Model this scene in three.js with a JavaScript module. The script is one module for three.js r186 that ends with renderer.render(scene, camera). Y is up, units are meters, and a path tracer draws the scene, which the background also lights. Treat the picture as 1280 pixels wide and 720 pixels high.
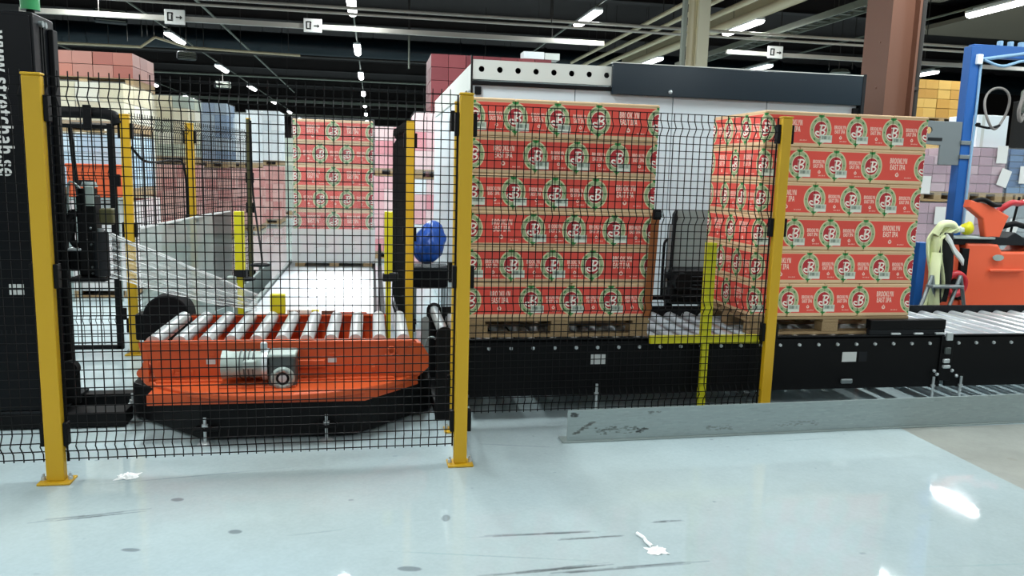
import * as THREE from 'three';
import { mergeGeometries } from 'three/addons/utils/BufferGeometryUtils.js';
import { RoundedBoxGeometry } from 'three/addons/geometries/RoundedBoxGeometry.js';
import { FontLoader } from 'three/addons/loaders/FontLoader.js';
import { TextGeometry } from 'three/addons/geometries/TextGeometry.js';
import { RectAreaLightUniformsLib } from 'three/addons/lights/RectAreaLightUniformsLib.js';

// ---------------------------------------------------------------- camera, exposure, lamps
RectAreaLightUniformsLib.init();
const scene = new THREE.Scene();
scene.background = new THREE.Color(0x000000);
const renderer = new THREE.WebGLRenderer({ antialias: true });
renderer.toneMapping = THREE.LinearToneMapping;
renderer.toneMappingExposure = 1.58;
renderer.shadowMap.enabled = true;
const camera = new THREE.PerspectiveCamera(40.56, 1280 / 720, 0.05, 200);
camera.position.set(0, 1.624, 0);
camera.rotation.order = 'YXZ';
camera.rotation.set(-0.15018, -0.17898, 0.0283);
const LAMP_Y = 5.0;
const LAMP_NITS = 130;
const LAMP_COLOR = new THREE.Color().setRGB(0.93, 1.0, 1.0);
// rows of ceiling lamps run along z; [x, lamps' z, what the row hangs over]
const LAMP_ROWS = [
  [-14.5, [-38, -31, -24, -17, -10, -3, 4], 'outermost row beyond the mast'],
  [-9.8, [-45.6, -38.3, -31.5, -24.5, -17.5, -10.5, -3.5, 3.5], 'row behind the wrapper mast'],
  [-5.45, [-62.8, -54.5, -46, -38.2, -30.9, -23.9, -17.3, -10.7, -7.4, -4.1, 2.5, 8.5], 'row over the stored pallet aisle'],
  [-0.45, [-62.2, -53.7, -46, -38.5, -31.1, -24.2, -17.8, -11.2, -9.3, -4.6, 2, 8], 'row over the rear conveyor'],
  [4.7, [-35, -29, -17.5, -12.4, -5.4, 3], 'row over the white enclosure'],
  [8.35, [-36, -29.8, -23.5, -17.4, -11, -4.6, 2, 8], 'row beside the pale column'],
  [11.95, [-30, -23.7, -13.8, -8, -2, 4], 'row over the blue crane'],
  [17.2, [-29, -23.1, -17, -11, -4, 3], 'outermost row beyond the brown column'],
];

// ---------------------------------------------------------------- helpers
let seed = 1234567;
const rnd = () => { seed = (seed + 0x6d2b79f5) | 0; let t = Math.imul(seed ^ (seed >>> 15), 1 | seed); t = (t + Math.imul(t ^ (t >>> 7), 61 | t)) ^ t; return ((t ^ (t >>> 14)) >>> 0) / 4294967296; };
const rr = (a, b) => a + (b - a) * rnd();
const used = new Map();
function numbered(name) {
  const n = used.get(name) || 0; used.set(name, n + 1);
  return n ? name + '_' + String(n).padStart(3, '0') : name;
}
const clean = (g) => { // only position, normal, uv; non-indexed so that all kinds merge
  const q = g.index ? g.toNonIndexed() : g;
  for (const k of Object.keys(q.attributes)) if (!['position', 'normal', 'uv'].includes(k)) q.deleteAttribute(k);
  return q;
};
const merge = (list) => (Array.isArray(list) ? (list.length === 1 ? list[0] : mergeGeometries(list.map(clean), false)) : list);
function part(name, geo, material, parent) {
  const m = new THREE.Mesh(merge(geo), material);
  m.name = name; m.castShadow = true; m.receiveShadow = true;
  if (parent) parent.add(m);
  return m;
}
function thing(name, label, category, [x, y, z] = [0, 0, 0], turn = 0, group) {
  const o = new THREE.Group(); o.name = numbered(name);
  o.position.set(x, y, z); o.rotation.y = turn;
  o.userData = { label, category };
  if (group) o.userData.group = group;
  scene.add(o); return o;
}
function struct(name) { const o = new THREE.Group(); o.name = name; o.userData = { kind: 'structure' }; scene.add(o); return o; }
function structMesh(name, geo, material) { const m = part(name, geo, material, scene); m.userData.kind = 'structure'; return m; }
const stuff = (m) => { m.userData.kind = 'stuff'; return m; };
const box = (w, h, d, x = 0, y = 0, z = 0) => new THREE.BoxGeometry(w, h, d).translate(x, y, z);
const span = (x0, x1, y0, y1, z0, z1) => box(Math.abs(x1 - x0), Math.abs(y1 - y0), Math.abs(z1 - z0), (x0 + x1) / 2, (y0 + y1) / 2, (z0 + z1) / 2);
const rbox = (w, h, d, x = 0, y = 0, z = 0, r = 0.006, s = 1) => new RoundedBoxGeometry(w, h, d, s, Math.min(r, w / 2.1, h / 2.1, d / 2.1)).translate(x, y, z);
const rspan = (x0, x1, y0, y1, z0, z1, r = 0.006) => rbox(Math.abs(x1 - x0), Math.abs(y1 - y0), Math.abs(z1 - z0), (x0 + x1) / 2, (y0 + y1) / 2, (z0 + z1) / 2, r);
function rod(a, b, r, seg = 10, r2 = r) { // cylinder from a to b
  const A = new THREE.Vector3(...a), B = new THREE.Vector3(...b), d = B.clone().sub(A), L = d.length();
  const g = new THREE.CylinderGeometry(r2, r, L, seg);
  g.applyQuaternion(new THREE.Quaternion().setFromUnitVectors(new THREE.Vector3(0, 1, 0), d.normalize()));
  return g.translate((A.x + B.x) / 2, (A.y + B.y) / 2, (A.z + B.z) / 2);
}
const tube = (pts, r, seg = 40, rad = 6, closed = false) => new THREE.TubeGeometry(new THREE.CatmullRomCurve3(pts.map((p) => new THREE.Vector3(...p)), closed), seg, r, rad, closed);
const polyTube = (pts, r) => pts.slice(1).map((p, i) => rod(pts[i], p, r, 8));
function extrude(pts, depth, holes = [], bevel = 0) {
  const s = new THREE.Shape(pts.map((p) => new THREE.Vector2(...p)));
  for (const [x, y, r] of holes) { const h = new THREE.Path(); h.absarc(x, y, r, 0, Math.PI * 2, true); s.holes.push(h); }
  return new THREE.ExtrudeGeometry(s, { depth, bevelEnabled: bevel > 0, bevelSize: bevel, bevelThickness: bevel, bevelSegments: 2, curveSegments: 20 });
}
// grain: fine procedural tone noise
function noiseTex(n, fn, color = true) {
  const data = new Uint8Array(n * n * 4);
  for (let y = 0; y < n; y++) for (let x = 0; x < n; x++) { const c = fn(x / n, y / n), o = (y * n + x) * 4; data[o] = c[0]; data[o + 1] = c[1]; data[o + 2] = c[2]; data[o + 3] = 255; }
  const t = new THREE.DataTexture(data, n, n); t.wrapS = t.wrapT = THREE.RepeatWrapping; t.magFilter = THREE.LinearFilter; t.minFilter = THREE.LinearMipmapLinearFilter; t.generateMipmaps = true;
  if (color) t.colorSpace = THREE.SRGBColorSpace; t.needsUpdate = true; return t;
}
const lattice = (n) => { const a = new Float32Array(n * n).map(() => rnd()); return (u, v) => { u = ((u % 1) + 1) % 1 * n; v = ((v % 1) + 1) % 1 * n; const i = Math.floor(u), j = Math.floor(v); let f = u - i, g = v - j; f = f * f * (3 - 2 * f); g = g * g * (3 - 2 * g); const A = (p, q) => a[(q % n) * n + (p % n)]; return A(i, j) * (1 - f) * (1 - g) + A(i + 1, j) * f * (1 - g) + A(i, j + 1) * (1 - f) * g + A(i + 1, j + 1) * f * g; }; };
const L8 = lattice(8), L20 = lattice(20), L64 = lattice(64), L200 = lattice(200);
const fbm = (u, v) => 0.5 * L8(u, v) + 0.25 * L20(u, v) + 0.15 * L64(u, v) + 0.1 * L200(u, v);
const canvas = (w, h) => { const c = document.createElement('canvas'); c.width = w; c.height = h; return c; };
const canvasTex = (c) => { const t = new THREE.CanvasTexture(c); t.colorSpace = THREE.SRGBColorSpace; t.wrapS = t.wrapT = THREE.RepeatWrapping; return t; };

// ---------------------------------------------------------------- materials
const std = (color, roughness = 0.6, metalness = 0, extra = {}) => new THREE.MeshStandardMaterial({ color, roughness, metalness, ...extra });
const roughGrain = noiseTex(256, (u, v) => { const k = 150 + 90 * fbm(u * 2, v * 2); return [k, k, k]; }, false);
const dark = (color, roughness) => new THREE.MeshPhysicalMaterial({ color, roughness, specularIntensity: 0.35 });
const M = {
  yellow: std('#c49a10', 0.5), guard: std('#c9c410', 0.5),
  black: dark('#050608', 0.55), blackGloss: dark('#07090d', 0.4), blackRubber: dark('#08080a', 0.85), charcoal: dark('#1a1d20', 0.6),
  orange: std('#c4501f', 0.5), truckOrange: std('#dd5c38', 0.5),
  zinc: std('#c3cacc', 0.36, 0.55), zincBright: std('#e3e9ee', 0.3, 0.72), steel: std('#8d9698', 0.4, 0.8), castAlloy: std('#9aa8a2', 0.5, 0.25), castDark: std('#4d5554', 0.5, 0.4),
  greyPaint: std('#84918f', 0.5), bracketGrey: std('#666f72', 0.5), white: std('#dde5e8', 0.45), whitePanel: std('#c8d4da', 0.4), offWhite: std('#c3c9c4', 0.5), darkPanel: std('#1b2831', 0.22, 0.2),
  wire: dark('#08090a', 0.6), brown: std('#64402f', 0.6), paleSteel: std('#b3ad95', 0.55), amber: std('#8a4a14', 0.5), olive: std('#3f3d18', 0.6),
  pipe: std('#b5a98a', 0.5), pipeWhite: std('#a39f97', 0.5), duct: std('#0a1a22', 0.3, 0.4), tray: std('#6d7268', 0.5, 0.5), darkSteel: std('#2a2724', 0.6, 0.2),
  blue: std('#0c5299', 0.45), blueCable: std('#7fa5c4', 0.5), hose: std('#77736f', 0.6),
  ceiling: std('#160d0c', 0.9), ceilBeam: std('#130b0a', 0.8), concrete: std('#6a6152', 0.9), wall: std('#1e1514', 0.9),
  sticker: std('#c4c8c6', 0.5), ink: std('#101010', 0.6), signWhite: std('#d9d9d6', 0.5), red: std('#b3202a', 0.45), green: std('#0b6b3a', 0.4),
  film: new THREE.MeshPhysicalMaterial({ color: '#eef3f4', roughness: 0.25, transparent: true, opacity: 0.12, side: THREE.DoubleSide, clearcoat: 0.5 }),
  filmThick: new THREE.MeshPhysicalMaterial({ color: '#f2f6f8', roughness: 0.3, transparent: true, opacity: 0.6, side: THREE.DoubleSide }),
  filmWeb: new THREE.MeshPhysicalMaterial({ color: '#e8eeee', roughness: 0.3, transparent: true, opacity: 0.28, side: THREE.DoubleSide }),
  filmRope: new THREE.MeshPhysicalMaterial({ color: '#eef2f2', roughness: 0.35, transparent: true, opacity: 0.75 }),
  screenA: new THREE.MeshPhysicalMaterial({ color: '#9fb0aa', roughness: 0.4, transparent: true, opacity: 0.68, side: THREE.DoubleSide }),
  screenB: new THREE.MeshPhysicalMaterial({ color: '#59625f', roughness: 0.45, transparent: true, opacity: 0.8, side: THREE.DoubleSide }),
  blueBag: std('#11479c', 0.35), hivis: std('#dde5b4', 0.7), reflective: std('#dfe4e2', 0.35, 0.2), lining: std('#15181a', 0.8),
  lampOn: new THREE.MeshStandardMaterial({ color: '#ffffff', emissive: '#ffffff', emissiveIntensity: 5, roughness: 0.6 }),
  beacon: std('#0e7a40', 0.3),
};
// timber with plank grain (along u)
const woodTex = noiseTex(256, (u, v) => { const g = L64(u * 0.3, v * 1.0) * 0.55 + L200(u * 0.25, v) * 0.45, k = 0.72 + 0.4 * g; return [166 * k, 140 * k, 102 * k]; });
M.wood = std('#ffffff', 0.8, 0, { map: woodTex });
// epoxy floor: tile of 12 m, x -4..8, z -9..3 seen first; scuffs, tyre marks and speckles are print on it
const FT = 12;
function floorCanvas(base, spread, marks) {
  const n = 2048, c = canvas(n, n), g = c.getContext('2d'), img = g.createImageData(n, n);
  for (let y = 0; y < n; y++) for (let x = 0; x < n; x++) {
    const u = x / n, v = y / n, k = 1 + spread * (fbm(u * 2, v * 2) - 0.5) + 0.03 * (L200(u * 6, v * 6) - 0.5), o = (y * n + x) * 4, w = 0.02 * (L20(u, v) - 0.5);
    img.data[o] = base[0] * (k + w); img.data[o + 1] = base[1] * k; img.data[o + 2] = base[2] * (k - w); img.data[o + 3] = 255;
  }
  g.putImageData(img, 0, 0);
  marks(g, n / FT); return c;
}
const P2 = (s, x, z) => [(x + 4) * s, (z + 9) * s];
const floorTex = canvasTex(floorCanvas([170, 186, 189], 0.14, (g, s) => {
  const streak = (x, z, len, wid, alpha, ang = 0, tone = '60,66,70') => {
    const [px, py] = P2(s, x, z); g.save(); g.translate(px, py); g.rotate(ang);
    for (let i = 0; i < 26; i++) { g.fillStyle = `rgba(${tone},${alpha * rr(0.08, 0.36)})`; const l = len * s * rr(0.15, 0.6); g.fillRect(rr(-0.5, 0.5) * len * s, rr(-0.5, 0.5) * wid * s, l, Math.max(1, wid * s * rr(0.05, 0.4))); }
    g.restore();
  };
  for (let i = 0; i < 70; i++) streak(rr(-4, 8), rr(-9, 3), rr(0.1, 0.7), rr(0.004, 0.012), rr(0.05, 0.22), rr(-0.2, 0.25));
  // marks that the photograph shows near the camera
  streak(0.62, -3.25, 0.42, 0.02, 0.8, 0.03); streak(0.92, -3.18, 0.22, 0.012, 1, 0); streak(0.6, -2.92, 0.4, 0.02, 1, -0.06); streak(0.9, -2.9, 0.5, 0.018, 0.8, -0.02);
  streak(0.95, -2.75, 0.3, 0.03, 0.4, 0); streak(-0.6, -2.75, 0.4, 0.03, 0.6, -0.1); streak(1.35, -3.3, 0.12, 0.015, 0.8, 0); streak(-1.35, -3.65, 0.35, 0.03, 0.7, -0.15);
  for (const [x, z, a, b] of [[-0.93, -3.8, 0.03, 0.02], [-0.6, -3.42, 0.03, 0.02], [0.34, -3.45, 0.02, 0.035], [-1.0, -3.3, 0.04, 0.015], [0.15, -3.0, 0.05, 0.02]]) { const [px, py] = P2(s, x, z); g.fillStyle = 'rgba(60,68,74,0.4)'; g.beginPath(); g.ellipse(px, py, a * s, b * s, 0.2, 0, 7); g.fill(); }
  for (let i = 0; i < 500; i++) { g.fillStyle = `rgba(70,80,86,${rr(0.05, 0.3)})`; g.fillRect(rr(0, 2048), rr(0, 2048), rr(1, 5), rr(1, 3)); }
}));
const bareTex = canvasTex(floorCanvas([134, 138, 132], 0.3, (g, s) => { for (let i = 0; i < 900; i++) { g.fillStyle = `rgba(110,104,90,${rr(0.05, 0.25)})`; g.beginPath(); g.ellipse(rr(0, 2048), rr(0, 2048), rr(1, 12), rr(1, 5), rr(0, 3), 0, 7); g.fill(); } }));
const floorRough = noiseTex(512, (u, v) => { const k = 4 + 9 * fbm(u * 3, v * 3) + 2 * L200(u * 2, v * 2); return [k, k, k]; }, false);
const floorBump = noiseTex(512, (u, v) => { const k = 255 * (0.7 * L20(u, v) + 0.2 * L64(u, v) + 0.1 * L200(u, v)); return [k, k, k]; }, false);
M.floor = std('#ffffff', 1, 0, { map: floorTex, roughnessMap: floorRough, bumpMap: floorBump, bumpScale: 0.0005 });
M.bare = std('#ffffff', 0.5, 0, { map: bareTex });

// ---------------------------------------------------------------- floor, walls, ceiling
function floorGeo(x0, x1, z0, z1) {
  const g = new THREE.BoxGeometry(x1 - x0, 0.2, z1 - z0).translate((x0 + x1) / 2, -0.1, (z0 + z1) / 2), p = g.attributes.position, uv = g.attributes.uv;
  for (let i = 0; i < p.count; i++) uv.setXY(i, (p.getX(i) + 4) / FT, 1 - (p.getZ(i) + 9) / FT);
  return g;
}
{
  const f = struct('floor');
  part('coated_floor', [floorGeo(-32, 32, -66, -4.45), floorGeo(-32, 3.455, -4.45, 12)], M.floor, f);
  part('bare_floor', floorGeo(3.455, 32, -4.45, 12), M.bare, f);
  structMesh('ceiling', box(64.6, 0.3, 78.6, 0, 7.0, -27), M.ceiling);
  structMesh('wall_back', box(64.6, 7.2, 0.3, 0, 3.5, -66.15), M.wall);
  structMesh('wall_front', box(64.6, 7.2, 0.3, 0, 3.5, 12.15), M.wall);
  structMesh('wall_left', box(0.3, 7.2, 78, -32.15, 3.5, -27), M.wall);
  structMesh('wall_right', box(0.3, 7.2, 78, 32.15, 3.5, -27), M.wall);
  let k = 1;
  for (const z of [-9, -15, -21.8, -28, -35, -42, -50, -58]) structMesh('trim_' + k++, [box(64, 0.5, 0.22, 0, 6.6, z), box(64, 0.03, 0.34, 0, 6.34, z)], M.ceilBeam);
  // pale concrete roof slabs between the beams on the crane side
  structMesh('trim_' + k++, [box(9, 0.12, 9, 9.4, 6.1, -13.6)], M.concrete);
  structMesh('trim_' + k++, [box(12, 0.12, 7, 22, 6.1, -18.5)], M.concrete);
}

// ---------------------------------------------------------------- lamps
const ord = ['first', 'second', 'third', 'fourth', 'fifth', 'sixth', 'seventh', 'eighth', 'ninth', 'tenth', 'eleventh', 'twelfth', 'thirteenth', 'fourteenth', 'fifteenth', 'sixteenth', 'seventeenth', 'eighteenth', 'nineteenth', 'twentieth', 'twenty-first', 'twenty-second', 'twenty-third', 'twenty-fourth', 'twenty-fifth', 'twenty-sixth', 'twenty-seventh', 'twenty-eighth'];
{
  const housing = merge([box(0.2, 0.05, 1.72, 0, 0.045, 0), box(0.06, 0.05, 1.5, 0, 0.09, 0)]);
  const cap = [rbox(0.19, 0.05, 0.03, 0, 0.045, 0.875, 0.01), rbox(0.19, 0.05, 0.03, 0, 0.045, -0.875, 0.01)];
  const diff = extrude(Array.from({ length: 13 }, (_, i) => { const a = Math.PI + (i / 12) * Math.PI; return [0.1 * Math.cos(a), 0.085 * Math.sin(a) + 0.02]; }), 1.72).translate(0, 0, -0.86);
  for (const [x, zs, where] of LAMP_ROWS) {
    let seen = 0;
    zs.slice().sort((a, b) => b - a).forEach((z) => {
      const t = thing('fluorescent_lamp', z < -12 ? `ceiling tube lamp, ${ord[seen++]} visible from the near end, ${where}` : `ceiling tube lamp out of view, ${ord[zs.filter((q) => q > z).length]} in line, ${where}`, 'lamp', [x, LAMP_Y, z], 0, 'ceiling lamps of the ' + where);
      part('housing', housing, M.white, t);
      part('end_cap', cap[0], M.white, t); part('end_cap', cap[1], M.white, t);
      part('diffuser', diff, M.lampOn, t);
      const l = new THREE.RectAreaLight(LAMP_COLOR, LAMP_NITS, 0.16, 1.64); l.name = 'lamp_light';
      l.position.set(0, -0.075, 0); l.rotation.x = -Math.PI / 2; t.add(l);
    });
    const z0 = Math.min(...zs) - 2, z1 = Math.max(...zs) + 1.5;
    const r = thing('lamp_rail', `thin grey mounting rail carrying ceiling lamps, ${where}`, 'rail', [x, LAMP_Y + 0.115, 0]);
    part('rail', box(0.035, 0.035, z1 - z0, 0, 0.02, (z0 + z1) / 2), M.tray, r);
    for (let z = z0 + 2.1; z < z1; z += 6) part('hanger_rod', box(0.01, 1.75, 0.01, 0, 0.9, z), M.darkSteel, r);
  }
}

// ---------------------------------------------------------------- ceiling services
{
  const run = (name, label, cat, mat, geo, pname = 'pipe') => { const t = thing(name, label, cat); (Array.isArray(geo) ? geo : [geo]).forEach((g) => { part(pname, g, mat, t); g.computeBoundingBox(); const b = g.boundingBox; if (b.max.y < 6.5) for (const k of [0.12, 0.46, 0.9]) part('hanger_rod', span(-0.008, 0.008, b.max.y - 0.02, 6.86, -0.008, 0.008).translate(b.min.x + (b.max.x - b.min.x) * k, 0, b.min.z + (b.max.z - b.min.z) * k), M.darkSteel, t); }); return t; };
  run('cable_trunking', 'long white cable trunking crossing the hall, carrying the exit signs', 'trunking', M.pipeWhite, [box(12.2, 0.1, 0.1, -0.9, 4.54, -17.85), box(11.4, 0.09, 0.1, 13.9, 4.52, -17.85)], 'trunking_length');
  run('sprinkler_pipe', 'pair of thin pale pipes crossing the hall just before the trunking', 'pipe', M.pipeWhite, [rod([-12, 4.72, -16.5], [22, 4.72, -16.5], 0.032), rod([-12, 4.59, -16.4], [22, 4.59, -16.4], 0.027)]);
  run('sprinkler_pipe', 'thin dark pipe crossing the hall behind the round duct', 'pipe', M.darkSteel, rod([-12, 5.0, -26.3], [22, 5.0, -26.3], 0.04));
  run('sprinkler_pipe', 'thin grey pipe crossing the dark far ceiling, lowest of all', 'pipe', M.tray, rod([-14, 5.0, -33], [22, 5.0, -33], 0.04));
  run('cable_trunking', 'long pale trunking crossing the far end of the hall', 'trunking', M.tray, box(30, 0.14, 0.12, 0, 5, -45), 'trunking_length');
  run('cable_trunking', 'farthest pale trunking crossing the end of the hall', 'trunking', M.tray, box(34, 0.16, 0.12, 0, 4.9, -56), 'trunking_length');
  const d = run('ventilation_duct', 'large round dark blue ventilation duct running across the hall', 'duct', M.duct, rod([-15, 5.6, -28], [28, 5.5, -28], 0.37, 28), 'duct_length');
  for (let x = -12; x < 26; x += 3) { part('duct_joint', new THREE.CylinderGeometry(0.39, 0.39, 0.05, 24).rotateZ(Math.PI / 2).translate(x, 5.57, -28), M.duct, d); part('hanger_rod', box(0.02, 1, 0.02, x, 6.4, -28), M.darkSteel, d); }
  run('bent_pipe', 'pale bent pipe stepping up below the round duct near the mast', 'pipe', M.pipe, polyTube([[-9.4, 4.62, -23.2], [-5.9, 4.5, -22.2], [-5.55, 4.76, -22.2], [-4.9, 4.64, -22.9], [-2, 4.62, -23.2]], 0.035), 'pipe');
  run('conduit', 'thin grey conduit slanting along the hall beside the lamp row near the mast', 'conduit', M.tray, rod([-3.75, 5.05, -16], [-3.75, 5.05, -40], 0.03));
  run('conduit', 'thin grey conduit hanging vertically below the trunking over the rear conveyor', 'conduit', M.tray, rod([0.9, 4.1, -20.6], [0.9, 4.95, -20.6], 0.025));
  // pipes along the hall on the pale column's side
  const lines = [['uppermost of the pale pipes', 6.75, 5.35, 0.05], ['second of the pale pipes', 7.0, 5.2, 0.05], ['third of the pale pipes', 7.3, 5.05, 0.06], ['lowest of the pale pipes', 7.65, 4.9, 0.09]];
  for (const [n, x, y, r] of lines) run('pale_pipe', n + ' running along the hall behind the pale column', 'pipe', M.pipe, rod([x, y, -8], [x, y, -27], r, 14));
  run('pale_duct', 'broad beige square duct running along the hall behind the pale column', 'duct', M.pipe, box(0.5, 0.3, 18, 8.8, 5.5, -18), 'duct_length');
  // cable ladder
  const lad = thing('cable_ladder', 'grey cable ladder rising along the hall between the pale column and brown column', 'cable tray', [9.35, 4.95, -18]);
  for (const s of [-1, 1]) part('side_rail', box(0.03, 0.14, 11, s * 0.2, 0, 0), M.tray, lad);
  for (let z = -5.4; z < 5.5; z += 0.4) part('rung', box(0.4, 0.03, 0.05, 0, -0.02, z), M.tray, lad);
  for (const z of [-4.5, -1, 2.5]) part('hanger_rod', box(0.015, 1.6, 0.015, 0.2, 0.8, z), M.darkSteel, lad);
  part('cable', rod([0.05, 0.03, -5.5], [0.05, 0.03, 5.5], 0.04, 8), M.charcoal, lad);
  // dark floodlight-like unit heaters hanging near the round duct
  const heater = (x, y, z, w, label) => { const t = thing('unit_heater', label, 'heater', [x, y, z], 0.3); part('casing', rbox(w, w * 0.42, w * 0.5, 0, 0, 0, 0.05), M.charcoal, t); for (let i = 0; i < 5; i++) part('louvre', box(w * 0.86, 0.015, 0.04, 0, -w * 0.16 + i * w * 0.08, w * 0.26), M.tray, t); part('hanger_rod', rod([0, w * 0.2, 0], [0, 6.86 - y, 0], 0.015, 6), M.darkSteel, t); };
  heater(-6.3, 5.05, -21.2, 0.75, 'larger dark unit heater hanging under the ceiling near the mast');
  heater(-5.0, 4.45, -23.2, 0.5, 'dark unit heater hanging just below the bent pipe');
  heater(-5.6, 4.5, -31.8, 0.6, 'farthest dark unit heater, below the third lamp beside the mast');
  // exit signs
  const sign = (x, y, z, s, label) => {
    const t = thing('exit_sign', label, 'sign', [x, y, z]);
    part('sign_board', rbox(0.46 * s, 0.34 * s, 0.05, 0, 0, 0, 0.01), M.signWhite, t);
    const q = [box(0.03 * s, 0.2 * s, 0.006, -0.15 * s, 0, 0.028), box(0.12 * s, 0.03 * s, 0.006, -0.1 * s, 0.085 * s, 0.028), box(0.12 * s, 0.03 * s, 0.006, -0.1 * s, -0.085 * s, 0.028),
      box(0.035 * s, 0.11 * s, 0.006, -0.06 * s, -0.01 * s, 0.028), new THREE.CylinderGeometry(0.022 * s, 0.022 * s, 0.006, 12).rotateX(Math.PI / 2).translate(-0.05 * s, 0.065 * s, 0.028)];
    part('door_pictogram', q, M.ink, t);
    part('arrow', [box(0.1 * s, 0.03 * s, 0.006, 0.08 * s, -0.01 * s, 0.028), extrude([[0, 0.05 * s], [0.06 * s, 0], [0, -0.05 * s]], 0.006).translate(0.12 * s, -0.01 * s, 0.025)], M.ink, t);
  };
  sign(-4.04, 4.56, -17.77, 0.87, 'white exit sign with arrow on the trunking, nearest the mast');
  sign(-1.265, 4.55, -17.77, 0.82, 'white exit sign with arrow beside the overhead lamp row');
  sign(9.4, 4.56, -17.77, 0.82, 'white exit sign with arrow between cable ladder and brown column');
  run('ceiling_fan_lamp', 'small round grey ceiling fitting hanging below the trunking beside the brown column', 'fitting', M.tray, new THREE.CylinderGeometry(0.2, 0.28, 0.1, 20).translate(12.9, 4.62, -20.6), 'casing');
}

// ---------------------------------------------------------------- columns
{
  const c = thing('steel_column', 'thick brown painted steel I-beam column standing behind the red cartons', 'column', [4.89, 0, -7.0]);
  part('flange', box(0.025, 6.85, 0.4, -0.14, 3.425, 0), M.brown, c);
  part('flange', box(0.025, 6.85, 0.4, 0.14, 3.425, 0), M.brown, c);
  part('web', box(0.26, 6.85, 0.02, 0, 3.425, 0.12), M.brown, c);
  part('base_plate', box(0.34, 0.03, 0.5, 0, 0.015, 0), M.brown, c);
  for (let y = 0.4; y < 6; y += 0.42) part('rivet', new THREE.SphereGeometry(0.012, 8, 6).scale(0.5, 1, 1).translate(-0.153, y, 0.06), M.brown, c);
  const dp = thing('drain_pipe', 'slim dark vertical pipe running up beside the brown column', 'pipe', [5.13, 0, -6.9]);
  part('pipe', rod([0, 0, 0], [0, 6.8, 0], 0.028, 12), M.darkSteel, dp);
  for (const y of [1, 2.5, 4, 5.5]) part('pipe_clamp', box(0.08, 0.03, 0.07, -0.03, y, 0), M.darkSteel, dp);
  const p = thing('steel_column', 'pale cream steel column rising behind the dark beam panel', 'column', [4.63, 0, -11.0]);
  part('flange', box(0.17, 6.85, 0.03, 0.0, 3.425, 0.12), M.paleSteel, p);
  part('web', box(0.02, 6.85, 0.22, 0, 3.425, 0), M.paleSteel, p);
  part('flange', box(0.17, 6.85, 0.03, 0, 3.425, -0.12), M.paleSteel, p);
  const q = thing('riser_pipe', 'slim pale riser pipe, one of two beside the cream column, nearer to it', 'pipe', [4.47, 0, -10.95]);
  part('pipe', rod([0, 0, 0], [0, 6.8, 0], 0.05, 14), M.pipe, q);
  const q2 = thing('riser_pipe', 'slim grey riser pipe, one of two beside the cream column, farther from it', 'pipe', [4.345, 0, -10.9]);
  part('pipe', rod([0, 0, 0], [0, 6.8, 0], 0.04, 14), M.tray, q2);
}

// ---------------------------------------------------------------- white machine enclosure behind the conveyor
{
  const t = thing('machine_enclosure', 'white panelled machine enclosure behind the conveyor with a perforated top beam', 'enclosure', [0.81, 0, -6.6]);
  const W = 3.53;
  for (let i = 0; i < 4; i++) part('wall_panel', rspan(i * 0.88 + 0.003, (i + 1) * 0.88 - 0.003, 0.03, 2.33, -0.05, 0, 0.004), M.whitePanel, t);
  for (let i = 0; i < 4; i++) part('side_panel', rspan(0, 0.05, 0.03, 2.27, -1.0 * (i + 1) + 0.003, -1.0 * i - 0.053, 0.004), M.whitePanel, t);
  part('side_beam', rspan(0, 0.05, 2.285, 2.5, -4.0, -0.05), M.offWhite, t);
  part('roof_sheet', span(0.05, W, 2.3, 2.33, -4.0, -0.05), M.whitePanel, t);
  // beam with eight round holes through its front
  const hole = []; for (let i = 0; i < 8; i++) hole.push([0.075 + i * 0.1535, 0.083, 0.024]);
  part('perforated_beam', extrude([[0, 0], [1.2, 0], [1.2, 0.158], [0, 0.158]], 0.012, hole).translate(0, 2.36, 0.0), M.offWhite, t);
  part('beam_back', span(0, 1.2, 2.36, 2.518, -0.12, -0.1), M.black, t);
  part('beam_edge', [span(0, 1.2, 2.505, 2.518, -0.1, 0), span(0, 1.2, 2.36, 2.37, -0.1, 0)], M.offWhite, t);
  part('corner_post', span(-0.012, 0.0, 2.2, 2.55, -0.02, 0.02), M.black, t);
  part('slot_rail', rspan(0, 1.2, 2.315, 2.345, -0.02, 0.03), M.black, t);
  part('latch', rspan(0.02, 0.075, 2.235, 2.3, 0.0, 0.03), M.black, t);
  part('dark_beam_panel', [rspan(1.19, W, 2.285, 2.545, 0.0, 0.05, 0.008)], M.darkPanel, t);
  part('panel_edge', [span(1.19, W, 2.545, 2.552, -0.02, 0.05)], M.offWhite, t);
  part('bolt', new THREE.SphereGeometry(0.018, 12, 8).translate(1.71, 2.325, 0.055), M.zinc, t);
  part('latch', rspan(W - 0.06, W, 2.2, 2.265, 0.0, 0.03), M.black, t);
  part('edge_trim', span(W, W + 0.03, 0.03, 2.56, -0.05, 0.05), M.charcoal, t);
}
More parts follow.
